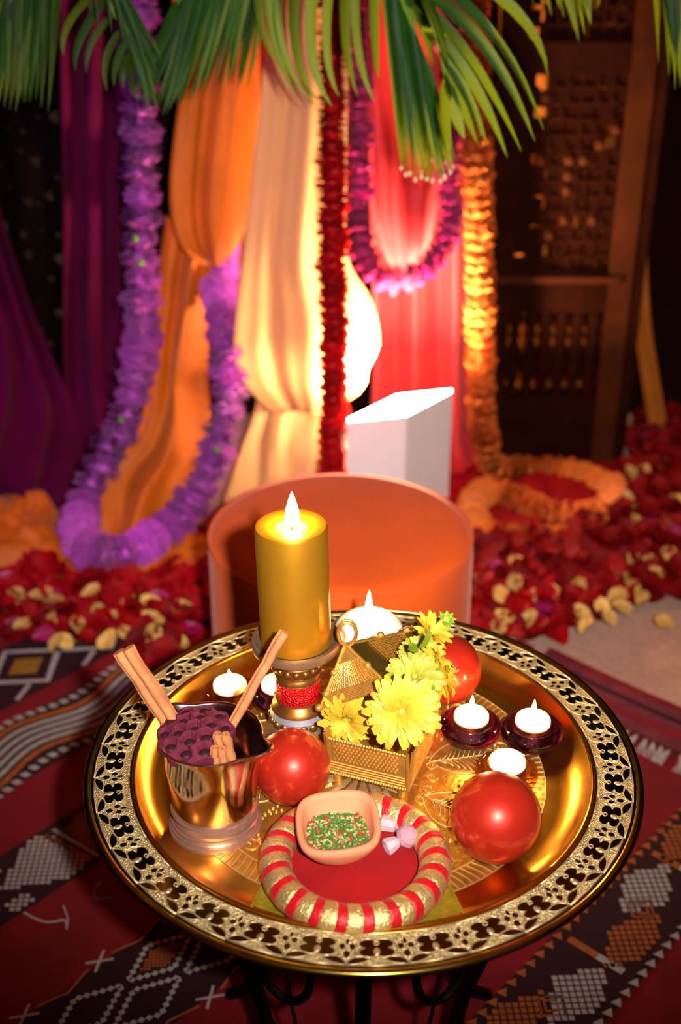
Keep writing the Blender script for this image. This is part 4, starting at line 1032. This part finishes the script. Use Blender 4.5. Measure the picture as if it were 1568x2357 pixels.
# ------------------------------------------------------------------ cinnamon sticks
def quill(a, b, r, label, seed, twin=True):
    a, b = V(a), V(b); L_ = (b - a).length; rnd = random.Random(seed)
    sec = []
    def spiral(cx, sg, n=17):
        return [(cx + sg*(-(r*.5)*(1 - .045*i)*cos(i*.52))*1.0, (r*.52)*(1 - .045*i)*sin(i*.52)) for i in range(n)]
    prof = (spiral(-r*.48, 1)[::-1] + spiral(r*.48, -1)) if twin else spiral(0, 1, 22)
    th = r*.13; P = [V((x, y, 0)) for x, y in prof]; n = len(P); ring = []
    for i in range(n):
        t = (P[min(i+1, n-1)] - P[max(i-1, 0)]).normalized(); nn = V((-t.y, t.x, 0))*th; ring.append(P[i] + nn)
    for i in range(n - 1, -1, -1):
        t = (P[min(i+1, n-1)] - P[max(i-1, 0)]).normalized(); nn = V((-t.y, t.x, 0))*th; ring.append(P[i] - nn)
    m = len(ring); mb = MB(); vs = []; fs = []; K = 10
    for k in range(K + 1):
        z = L_*k/K; s = 1 + .05*sin(k*1.3 + seed); ox = rnd.uniform(-.0006, .0006)
        vs += [V((p.x*s + ox, p.y*s, z)) for p in ring]
    for k in range(K):
        for i in range(m): j = (i+1) % m; fs.append((k*m+i, k*m+j, (k+1)*m+j, (k+1)*m+i))
    for k in (0, K):
        for i in range(n - 1):
            q = (k*m+i, k*m+i+1, k*m+m-2-i, k*m+m-1-i); fs.append(q if k else q[::-1])
    mb.add(vs, fs); mb.xf(frame(a, b - a, V((1, -.25, 0))))
    o = part('cinnamon_stick', mb, 'cinnamon', loc=a, ang=35); tag(o, label, 'cinnamon stick', 'cinnamon sticks in the cup')
uy = ub.y
quill(aty(425, 1712, uy + .012), aty(283, 1497, uy + .03), .0115, 'longest cinnamon stick leaning out of the cup to the upper left', 1)
quill(aty(425, 1685, uy + .030), aty(333, 1545, uy + .045), .0075, 'short cinnamon stick behind the long one leaning to the upper left', 2, False)
quill(aty(515, 1705, uy + .005), aty(655, 1455, uy + .035), .0095, 'cinnamon stick leaning to the upper right against the gold candle', 3, False)
quill(aty(527, 1760, uy - .030), aty(508, 1690, uy - .030), .0085, 'short rolled cinnamon stick end in front of the lotus pod, the upper one', 4)
quill(aty(506, 1765, uy - .038), aty(500, 1722, uy - .038), .0075, 'short rolled cinnamon stick end at the cup front, the lower one', 5)

# ------------------------------------------------------------------ dried lotus pod
lc = aty(450, 1688, uy - .006); lr = 88 * mpp(lc)
ln_ = V((-.04, -.14, 1)).normalized()
lp = thing('lotus_pod', 'dried burgundy lotus seed pod resting in the silver cup', 'seed pod', lc)
rl_ = random.Random(5); holes = [(0, 0, .2)]
for k in range(6): holes.append((.43*cos(k*1.047+.3), .43*sin(k*1.047+.3), .215))
for k in range(10): holes.append((.78*cos(k*.628+.1), .78*sin(k*.628+.1), .20))
vs = [V((0, 0, .006))]; fs = []; NR, NA = 40, 110
for i in range(1, NR + 1):
    t = i / NR
    for j in range(NA):
        a = 2*pi*j/NA; x, y = t*cos(a), t*sin(a); z = .010*(1 - t**2.2)
        for hx_, hy, hr in holes:
            d = sqrt((x-hx_)**2 + (y-hy)**2)/hr
            z += -.0090*max(0, 1 - (d/.88)**6) if d < .88 else .0016*exp(-((d-1.0)/.16)**2)
        edge = 1 + .05*sin(11*a) + .03*mnoise.noise(V((3*cos(a), 3*sin(a), 0)))
        vs.append(V((lr*x*edge, lr*y*edge, z)))
for j in range(NA): fs.append((0, 1+j, 1+(j+1) % NA))
for i in range(NR - 1):
    for j in range(NA): a = 1+i*NA; k = (j+1) % NA; fs.append((a+j, a+NA+j, a+NA+k, a+k))
FM = frame(lc, ln_, (1, 0, 0))
part('seed_face', MB().add(vs, fs).xf(FM), 'lotus', lp, ang=0)
edge_ = lambda a: 1 + .05*sin(11*a) + .03*mnoise.noise(V((3*cos(a), 3*sin(a), 0)))
part('cone', MB().lathe([(lr, 0.0002), (lr*1.02, -.005), (lr*.95, -.012), (lr*.75, -.022), (lr*.45, -.034), (lr*.2, -.042), (.0008, -.043)], NA, fn=lambda r, z, a: (r*edge_(a), z)).xf(FM), 'lotus', lp, ang=0)
seed_m = MB().ball((0, 0, 0), lr*.15, 10, 6, (1, 1, .35)).mesh('seed', 'lotus_seed')
for hx_, hy, hr in holes: place('seed', seed_m, FM @ MX.Translation((hx_*lr, hy*lr, .0035 if hx_*hx_+hy*hy < .3 else .0005)), lp)

# ================================================================== gold filigree trinket box
P1 = onz(779, 1796, ZT); P2 = onz(927, 1832, ZT)
bx = (P2 - P1).normalized(); by = V((-bx.y, bx.x, 0))
tb = thing('trinket_box', 'gold filigree trinket box on little legs with its roof shaped lid lifted off', 'trinket box', V((P1.x, P1.y, ZT)))
W_ = (P2 - P1).length; D_ = .072; z0, z1 = .017, .064; ov_ = .008
def bp(u, v, z): return P1 + bx*u + by*v + V((0, 0, z))
lg = MB().lathe([(.0005, 0), (.0045, 0), (.0058, .0025), (.004, .006), (.0052, .009), (.005, .0175), (.0005, .0175)], 14).mesh('leg', 'filigree')
for u, v in ((0, 0), (W_, 0), (0, D_), (W_, D_)): place('leg', lg, MX.Translation(bp(u, v, 0)), tb)
u0, u1, v0, v1 = -ov_, W_ + ov_, -ov_, D_ + ov_; fl_ = .004
def panel(name, A, B, flare):
    """one wall from floor edge A-B rising to z1, slightly flared outward"""
    n = (B - A).cross(V((0, 0, 1))).normalized(); t = (B - A).normalized(); h = z1 - z0; L_ = (B - A).length
    q = lambda s, y, o: A + t*(s) + V((0, 0, y)) + n*(o + flare*y/h)
    mb = MB(); th = .0018
    mb.add([q(0,0,0), q(L_,0,0), q(L_,h,0), q(0,h,0), q(0,0,-th), q(L_,0,-th), q(L_,h,-th), q(0,h,-th)], [(0,1,2,3),(7,6,5,4),(0,4,5,1),(1,5,6,2),(2,6,7,3),(3,7,4,0)])
    w_ = part(name, mb, 'filigree', tb, smooth=False)
    # woven bead field and ribbed stripes
    bf = MB(); b1 = MB().ball((0,0,0), .00165, 6, 4)
    nx = int((L_ - .016)/.0042)
    for j in range(6):
        for i in range(nx):
            p = q(.008 + .0042*(i + .5*(j % 2)), .020 + .0042*j, .0003); bf.add([p + x for x in b1.v], b1.f)
    o = part('beadwork', bf, 'filigree', w_); o['kind'] = 'stuff'
    for j in range(4): part('rib', MB().tube([q(.003, .004 + .0036*j, .0003), q(L_-.003, .004 + .0036*j, .0003)], .0011, 6), 'filigree', w_)
    for s_ in (.0005, L_ - .0005): part('post', MB().tube([q(s_, -.001, 0), q(s_, h + .002, 0)], .0022, 8), 'filigree', w_)
    for y in (-.0005, h):
        rp = []; n_ = 60
        for i in range(n_): rp.append(q(L_*i/(n_-1), y, .0004*(i % 2)))
        part('rope_trim', MB().tube(rp, [.0015 + .0005*(i % 2) for i in range(n_)], 6), 'filigree', w_)
panel('front_wall', bp(u0, v0, z0), bp(u1, v0, z0), .004); panel('right_wall', bp(u1, v0, z0), bp(u1, v1, z0), .004)
panel('back_wall', bp(u1, v1, z0), bp(u0, v1, z0), .004); panel('left_wall', bp(u0, v1, z0), bp(u0, v0, z0), .004)
part('floor_plate', MB().add([bp(u0, v0, z0), bp(u1, v0, z0), bp(u1, v1, z0), bp(u0, v1, z0), bp(u0, v0, z0-.0018), bp(u1, v0, z0-.0018), bp(u1, v1, z0-.0018), bp(u0, v1, z0-.0018)], [(0,1,2,3),(7,6,5,4),(0,4,5,1),(1,5,6,2),(2,6,7,3),(3,7,4,0)]), 'filigree', tb, smooth=False)
# lid: a little gabled roof, tipped up on the flowers
LL = aty(738, 1629, 1.060); LR = aty(899, 1581, 1.035); LA = aty(795, 1483, 1.085); LB = aty(952, 1452, 1.17)
LD = LB - LA
lid = thing('box_lid', 'gabled gold filigree lid tipped up beside the candle, with ring on top', 'lid', LL)
def quadpts(a, b, c, d): return lambda s, t: a*(1-s)*(1-t) + b*s*(1-t) + c*s*t + d*(1-s)*t
def sheet(name, pts, m, th=.0016):
    n = (pts[1] - pts[0]).cross(pts[2] - pts[0]).normalized()*th; k = len(pts); mb = MB()
    mb.add(list(pts) + [p - n for p in pts], [tuple(range(k)), tuple(range(2*k-1, k-1, -1))] + [(i, k+i, k+(i+1) % k, (i+1) % k) for i in range(k)])
    return part(name, mb, m, lid, smooth=False)
gab = sheet('gable', [LL, LR, LA], 'filigree'); sheet('gable', [LR + LD, LL + LD, LB], 'filigree')
rs = sheet('roof_slope', [LR, LR + LD, LB, LA], 'filigree_dark'); sheet('roof_slope', [LL + LD, LL, LA, LB], 'filigree_dark')
def rope(a, b, r, parent, m='filigree', n=50):
    part('rope_trim', MB().tube([a.lerp(b, i/(n-1)) for i in range(n)], [r*(1 + .35*(i % 2)) for i in range(n)], 6), m, parent)
for a, b in ((LL, LR), (LR, LA), (LA, LL), (LA, LB), (LR, LR + LD), (LB, LR + LD)): rope(a, b, .0017, lid)
gn = (LR - LL).cross(LA - LL).normalized()
for k in range(7):                                        # ribbed foot of the gable
    t = .03 + .028*k; part('rib', MB().tube([LL.lerp(LA, t) + gn*.0006, LR.lerp(LA, t) + gn*.0006], .001, 5), 'filigree', gab)
def weave(mb, f, n, gn_, keep, r=.00065):
    for i in range(1, n):
        P = [f(i/n, j/n) + gn_*(.0009 + .0006*((i + j) % 2)) for j in range(n+1) if keep(i/n, j/n)]
        if len(P) > 1: mb.tube(P, r, 4)
        P = [f(j/n, i/n) + gn_*(.0009 + .0006*((i + j + 1) % 2)) for j in range(n+1) if keep(j/n, i/n)]
        if len(P) > 1: mb.tube(P, r, 4)
wm = MB()
ft = lambda s, t: LL + (LR - LL)*(s) + (LA - LL)*0 if False else None
def ftri(s, t): return (LL.lerp(LA, .22)).lerp(LR.lerp(LA, .22), s).lerp(LA, t)
weave(wm, ftri, 22, gn, lambda s, t: t < .62 and .03 < s < .97)
o = part('woven_wire', wm, 'filigree', gab); o['kind'] = 'stuff'
rn = (LD).cross(LA - LR).normalized(); wm = MB()
weave(wm, quadpts(LR.lerp(LA, .12), (LR + LD).lerp(LB, .12), (LR + LD).lerp(LB, .95), LR.lerp(LA, .95)), 24, rn, lambda s, t: .28 < s < .80)
o = part('woven_wire', wm, 'filigree', rs); o['kind'] = 'stuff'
for k in range(8):
    s_ = .83 + .02*k; part('rib', MB().tube([LR.lerp(LR + LD, s_) + rn*.0006, LA.lerp(LB, s_) + rn*.0006], .0009, 5), 'filigree_dark', rs)
kb = MB().ball((0, 0, 0), .0042, 10, 8).mesh('knob', 'filigree')
for p in (LA.lerp(LB, .50) + V((0, 0, .003)), LA.lerp(LB, .97) + V((0, 0, .003)), LA.lerp(LB, .9) + V((0, 0, .003)), LL.lerp(LA, .55), LL + V((-.002, 0, 0)), LL.lerp(LA, .22), LR.lerp(LA, .5)): place('knob', kb, MX.Translation(p), lid)
for off in (0, .0035):
    c_ = LA + V((.002, -.001 + off, .0135)); part('ring', MB().tube([c_ + V((.0095*cos(2*pi*i/36), off*.3*sin(2*pi*i/36), .0145*sin(2*pi*i/36))) for i in range(36)], .0019, 8, True), 'filigree', lid)
cc = LA.lerp(LB, .72).lerp(LR.lerp(LR + LD, .72), .36) + rn*.004
for off, rr in ((0, .0085), (.0022, .0085)):
    part('latch_coil', MB().tube([cc + (LD.normalized()*cos(2*pi*i/30) + (LA - LR).normalized()*.7*sin(2*pi*i/30))*rr + rn*off for i in range(30)], .0011, 6, True), 'coil', lid)
c2 = cc + LD.normalized()*.013 - (LA - LR).normalized()*.013 + rn*.003
hel = [c2 + (V((1, 0, 0))*cos(t) + V((0, -.3, 1))*sin(t))*(.0065) + V((.35, -1, -.1))*.0011*t for t in [i*.45 for i in range(56)]]
part('latch_coil', MB().tube(hel[:42], .0013, 6), 'coil', lid)

# ================================================================== yellow chrysanthemums
def mpet(m, seed):
    rnd = random.Random(seed); vs = []; n = 6
    for i in range(n + 1):
        t = i/n; wd = .30*(sin(pi*min(1, .10 + .80*t))**.75)*(.6 + .5*t) if t < .97 else .10
        z = .05*t + .22*t*(1-t) - .16*t**3
        for j in (-1, 0, 1): vs.append((t, j*wd*.5, z + (.055*(1-t*.6) if j else 0) + rnd.uniform(-.006, .006)))
    return MB().add(vs, [(i*3+j, i*3+j+1, i*3+j+4, i*3+j+3) for i in range(n) for j in range(2)]).mesh('petal', m)
YP = {m: [mpet(m, k) for k in range(3)] for m in ('mum_yellow', 'mum_lime')}
HEART = {m: MB().ball((0, 0, .1), .22, 12, 8, (1, 1, .8)).mesh('flower_heart', 'mum_lime') for m in ('mum_yellow', 'mum_lime')}
def mum(px, py, Y, R, nrm, m, label, seed, rows=((20, 1.0, .05), (19, .95, .28), (17, .82, .52), (14, .66, .80), (10, .48, 1.05), (6, .34, 1.3)), stem=None, calyx=False):
    c = aty(px, py, Y); rnd = random.Random(seed); n = V(nrm).normalized()
    f = thing('chrysanthemum', label, 'flower', c, 'yellow chrysanthemums on the trinket box')
    B = frame(c, n)
    place('flower_heart', HEART[m], B @ MX.Scale(R*.8, 4), f)
    for cnt, ln, el in rows:
        off = rnd.random()*6
        for k in range(cnt):
            a = off + 2*pi*k/cnt + rnd.uniform(-.12, .12); e = el + rnd.uniform(-.12, .14)
            s = R*ln*rnd.uniform(.88, 1.08)
            M = B @ MX.Rotation(a, 4, 'Z') @ MX.Translation((R*.05, 0, 0)) @ MX.Rotation(-e, 4, 'Y') @ MX.Rotation(rnd.uniform(-.3, .3), 4, 'X') @ MX.Diagonal((s, s*1.05, s, 1))
            place('petal', rnd.choice(YP[m]), M, f)
    if calyx:
        part('calyx', MB().lathe([(.0005, -R*.42), (R*.12, -R*.40), (R*.34, -R*.28), (R*.42, -R*.10), (R*.30, R*.06), (.0005, R*.1)], 20, fn=lambda r, z, a: (r*(1 + .08*abs(sin(4*a))), z)).xf(B), 'mum_green', f)
    if stem:
        S_ = [V(c - n*R*.3)] + [aty(*q) for q in stem]; part('stem', MB().tube(smooth_path(S_, 14), R*.055, 7), 'mum_green', f)
    return f
mum(926, 1636, 1.000, .038, (-.10, -.80, .42), 'mum_yellow', 'largest yellow chrysanthemum, at the front of the trinket box', 1)
mum(800, 1652, 1.054, .032, (-.25, -.8, .05), 'mum_yellow', 'yellow chrysanthemum hanging under the left of the lid', 2)
mum(955, 1560, 1.050, .030, (-.05, -.6, .75), 'mum_lime', 'lime yellow chrysanthemum above the largest bloom', 3)
mum(1000, 1552, 1.060, .030, (.75, .55, .1), 'mum_yellow', 'chrysanthemum turned away showing its green calyx', 4, calyx=True, stem=[(975, 1578, 1.06), (960, 1590, 1.05)])
mum(968, 1512, 1.085, .026, (.1, -.5, .8), 'mum_lime', 'small lime chrysanthemum beside the lid coils', 5)
mum(985, 1462, 1.120, .026, (.5, -.45, .75), 'mum_yellow', 'half open yellow chrysanthemum at the top of the spray', 6, rows=((14, 1.0, .55), (10, .85, .85), (7, .6, 1.1)), stem=[(965, 1495, 1.11), (955, 1520, 1.1)])
bdc = aty(1026, 1428, 1.135)
bud = thing('flower_bud', 'small green chrysanthemum bud at the very top of the spray', 'flower bud', bdc)
part('bud_heart', MB().ball(bdc, .0062, 12, 8), 'mum_lime', bud)
sep = MB().add([(0, -.0015, 0), (0, .0015, 0), (.007, -.0035, .002), (.007, .0035, .002), (.013, 0, .0005), (.0075, 0, .0035)], [(0, 1, 5), (0, 5, 2), (1, 3, 5), (2, 5, 4), (3, 4, 5)]).mesh('sepal', 'mum_green')
for k in range(9): place('sepal', sep, frame(bdc + V((0, 0, -.001)), (.15, -.55, .8)) @ MX.Rotation(k*.7, 4, 'Z') @ MX.Rotation(-.3 - .35*(k % 2), 4, 'Y'), bud)
part('stem', MB().tube(smooth_path([bdc, aty(1008, 1440, 1.135), aty(990, 1462, 1.12)], 12), .0016, 6), 'mum_green', bud)
lf = [(968, 1490, 985, 1450), (985, 1600, 1010, 1622), (972, 1572, 1000, 1590), (950, 1500, 940, 1480)]
for i, (xa, ya, xb, yb) in enumerate(lf):
    a, b = aty(xa, ya, 1.045), aty(xb, yb, 1.030)
    m_ = leaflet_mesh(a, b, V((.004, -.004, .006)), .010, rnd=random.Random(i))
    o = part('flower_leaf', m_, 'mum_green', loc=a, ang=0)
    tag(o, ['slim green leaf at the top of the flower spray', 'small green leaf below the turned chrysanthemum', 'small green leaf beside the green calyx', 'small green leaf beside the lid coils'][i], 'leaf')

# ================================================================== wrapped ring dish
RC = onz(818, 1982, ZT + .020); Rr = 220 * mpp(RC); rt_ = .0155; RM = Rr - rt_
gc = V((RC.x, RC.y, ZT))
gsheet = thing('gold_sheet', 'flat yellow gold sheet showing beneath the near side of the striped ring', 'mat', gc)
mb = MB()  # flat gold sheet with a ridged edge under the ring's near half
q = [gc + V((x, y, 0)) for x, y in ((-.1035, -.060), (-.072, -.094), (.070, -.094), (.104, -.060), (.080, .02), (-.080, .02))]
mb.add([p + V((0, 0, .0032)) for p in q] + [p + V((0, 0, .0008)) for p in q], [tuple(range(6)), tuple(range(11, 5, -1))] + [(i, 6+i, 6+(i+1) % 6, (i+1) % 6) for i in range(6)])
part('sheet_body', mb, 'gold_sheet', gsheet, smooth=False)
for i in range(6):
    a, b = q[i], q[(i+1) % 6]; part('ridged_edge', MB().tube([a.lerp(b, t/20) + V((0, 0, .0032)) for t in range(21)], [.0016 + .0004*(t % 2) for t in range(21)], 6), 'gold_sheet', gsheet)
ring = thing('striped_ring_dish', 'round dish with a padded rim wound in gold and red thread, red velvet inside', 'dish', gc + V((0, 0, .004)))
NP = 22; zc_ = ZT + .005 + rt_
def wrap(a0, a1, extra, name, m):
    vs = []; fs = []; K = 7; NT = 20
    for k in range(K + 1):
        for j in range(NT):
            ps = 2*pi*j/NT; a = a0 + (a1 - a0)*k/K + .055*sin(ps + .6)
            r = rt_ + extra + .00025*sin(k*2.6) - (.0007 if k in (0, K) else 0)
            R1 = RM + r*cos(ps); vs.append(V((gc.x + R1*cos(a), gc.y + R1*sin(a), zc_ + r*sin(ps))))
    for k in range(K):
        for j in range(NT): l = (j+1) % NT; fs.append((k*NT+j, (k+1)*NT+j, (k+1)*NT+l, k*NT+l))
    part(name, MB().add(vs, fs), m, ring, ang=0)
for k in range(NP):
    a = 2*pi*k/NP; wg = 2*pi/NP
    wrap(a, a + wg*.60, .0004, 'gold_winding', 'gold_thread'); wrap(a + wg*.59, a + wg*1.01, .0, 'red_winding', 'red_thread')
def velv(r, z, a): return r, z + .0012*mnoise.noise(V((r*40*cos(a), r*40*sin(a), 1)))*(r > .01)
part('velvet_pad', MB().lathe([(RM, .004), (RM, .0105), (RM*.7, .0115), (RM*.35, .012), (.0008, .012)], 64, V((gc.x, gc.y, ZT)), fn=velv), 'red_velvet', ring, ang=0)

# ------------------------------------------------------------------ terracotta bowl of herbs and seeds
bz = ZT + .0125
bc = onz(778, 1962, bz); 
bowl = thing('terracotta_bowl', 'small squarish terracotta bowl filled with green herbs and red seeds', 'bowl', bc)
def sq(r, z, a):
    k = 1/ (abs(cos(a - .1))**4.0 + abs(sin(a - .1))**4.0)**(1/4.0); t = min(1, max(0, z/.03)); return r*(1 + (k - 1)*.75*t), z + .004*t*sin(a*1.0 + .5)
bR = .0405
part('shell', MB().lathe([(.0005, 0), (.014, 0), (.022, .004), (.033, .017), (bR, .034), (bR + .0008, .0395), (bR - .0012, .042), (bR - .0045, .0412), (bR - .0065, .037), (.030, .020), (.018, .009), (.0005, .0075)], 80, bc, fn=sq), 'terracotta', bowl, ang=0)
rh_ = random.Random(3)
for nm, m, cnt, dims in (('green_herbs', 'herb_green', 700, (.0030, .0011, .0011)), ('pale_herbs', 'herb_pale', 420, (.0028, .0010, .0010)), ('red_seeds', 'seed_red', 80, (.0017, .0016, .0015))):
    mb = MB(); b1 = MB().ball((0, 0, 0), 1, 5, 4)
    for i in range(cnt):
        a = rh_.uniform(0, 2*pi); r = .030*sqrt(rh_.random()); rx, _z = sq(r, .03, a)
        p = bc + V((rx*cos(a), rx*sin(a), .0235 + .0030*(1 - (r/.030)**2) + rh_.uniform(-.002, .0015) + (.0012 if nm == 'red_seeds' else 0)))
        M = MX.Translation(p) @ MX.Rotation(rh_.uniform(0, 6.3), 4, 'Z') @ MX.Rotation(rh_.uniform(-.7, .7), 4, 'Y') @ MX.Diagonal((dims[0]*rh_.uniform(.6, 1.2), dims[1], dims[2], 1))
        mb.add([M @ v for v in b1.v], b1.f)
    o = part(nm, mb, m, bowl, smooth=True); o['kind'] = 'stuff'
part('herb_bed', MB().lathe([(.030, .0215), (.022, .0225), (.0005, .0245)], 40, bc, fn=sq), 'herb_green', bowl)

# ------------------------------------------------------------------ crystal stoppers
def facet_ball(c, r, seed):
    mb = MB().ball((0, 0, 0), r, 9, 6); return mb.xf(MX.Translation(c) @ MX.Rotation(.5, 4, 'X') @ MX.Rotation(.4, 4, 'Y'))
vz = ZT + .0122
def plug(a, b, r0, r1, mb=None):
    mb = mb or MB(); t = (b - a); M = frame(a, t); L_ = t.length
    vs = [M @ V((r*cos(2*pi*i/8 + .39), r*sin(2*pi*i/8 + .39), z)) for r, z in ((r0*.85, 0), (r0, .0015), (r1, L_ - .0015), (r1*.85, L_)) for i in range(8)]
    return mb.add(vs, [tuple(range(7, -1, -1)), tuple(range(24, 32))] + [(k*8+i, k*8+(i+1) % 8, (k+1)*8+(i+1) % 8, (k+1)*8+i) for k in range(3) for i in range(8)])
c1 = onz(938, 1925, vz + .0122)
s1 = thing('crystal_stopper', 'pink faceted crystal stopper with a ball head on the red velvet', 'stopper', V((c1.x, c1.y, vz)))
part('faceted_ball', facet_ball(c1, .0120, 1), 'pink_glass', s1, smooth=False)
e_ = onz(886, 1952, vz + .0085); d_ = (e_ - c1).normalized()
part('plug', plug(c1 + d_*.0115, e_ - d_*.001, .0062, .0092), 'frost_glass', s1, smooth=False)
a_, b_ = onz(878, 1893, vz + .0088), onz(912, 1900, vz + .0088)
s2 = thing('crystal_stopper', 'lilac crystal stopper plug lying against the terracotta bowl', 'stopper', V((a_.x, a_.y, vz)))
part('plug', plug(a_, b_, .0088, .0078), 'frost_glass', s2, smooth=False)
part('neck', plug(b_, b_ + (b_ - a_).normalized()*.010, .0050, .0045), 'pink_glass', s2, smooth=False)
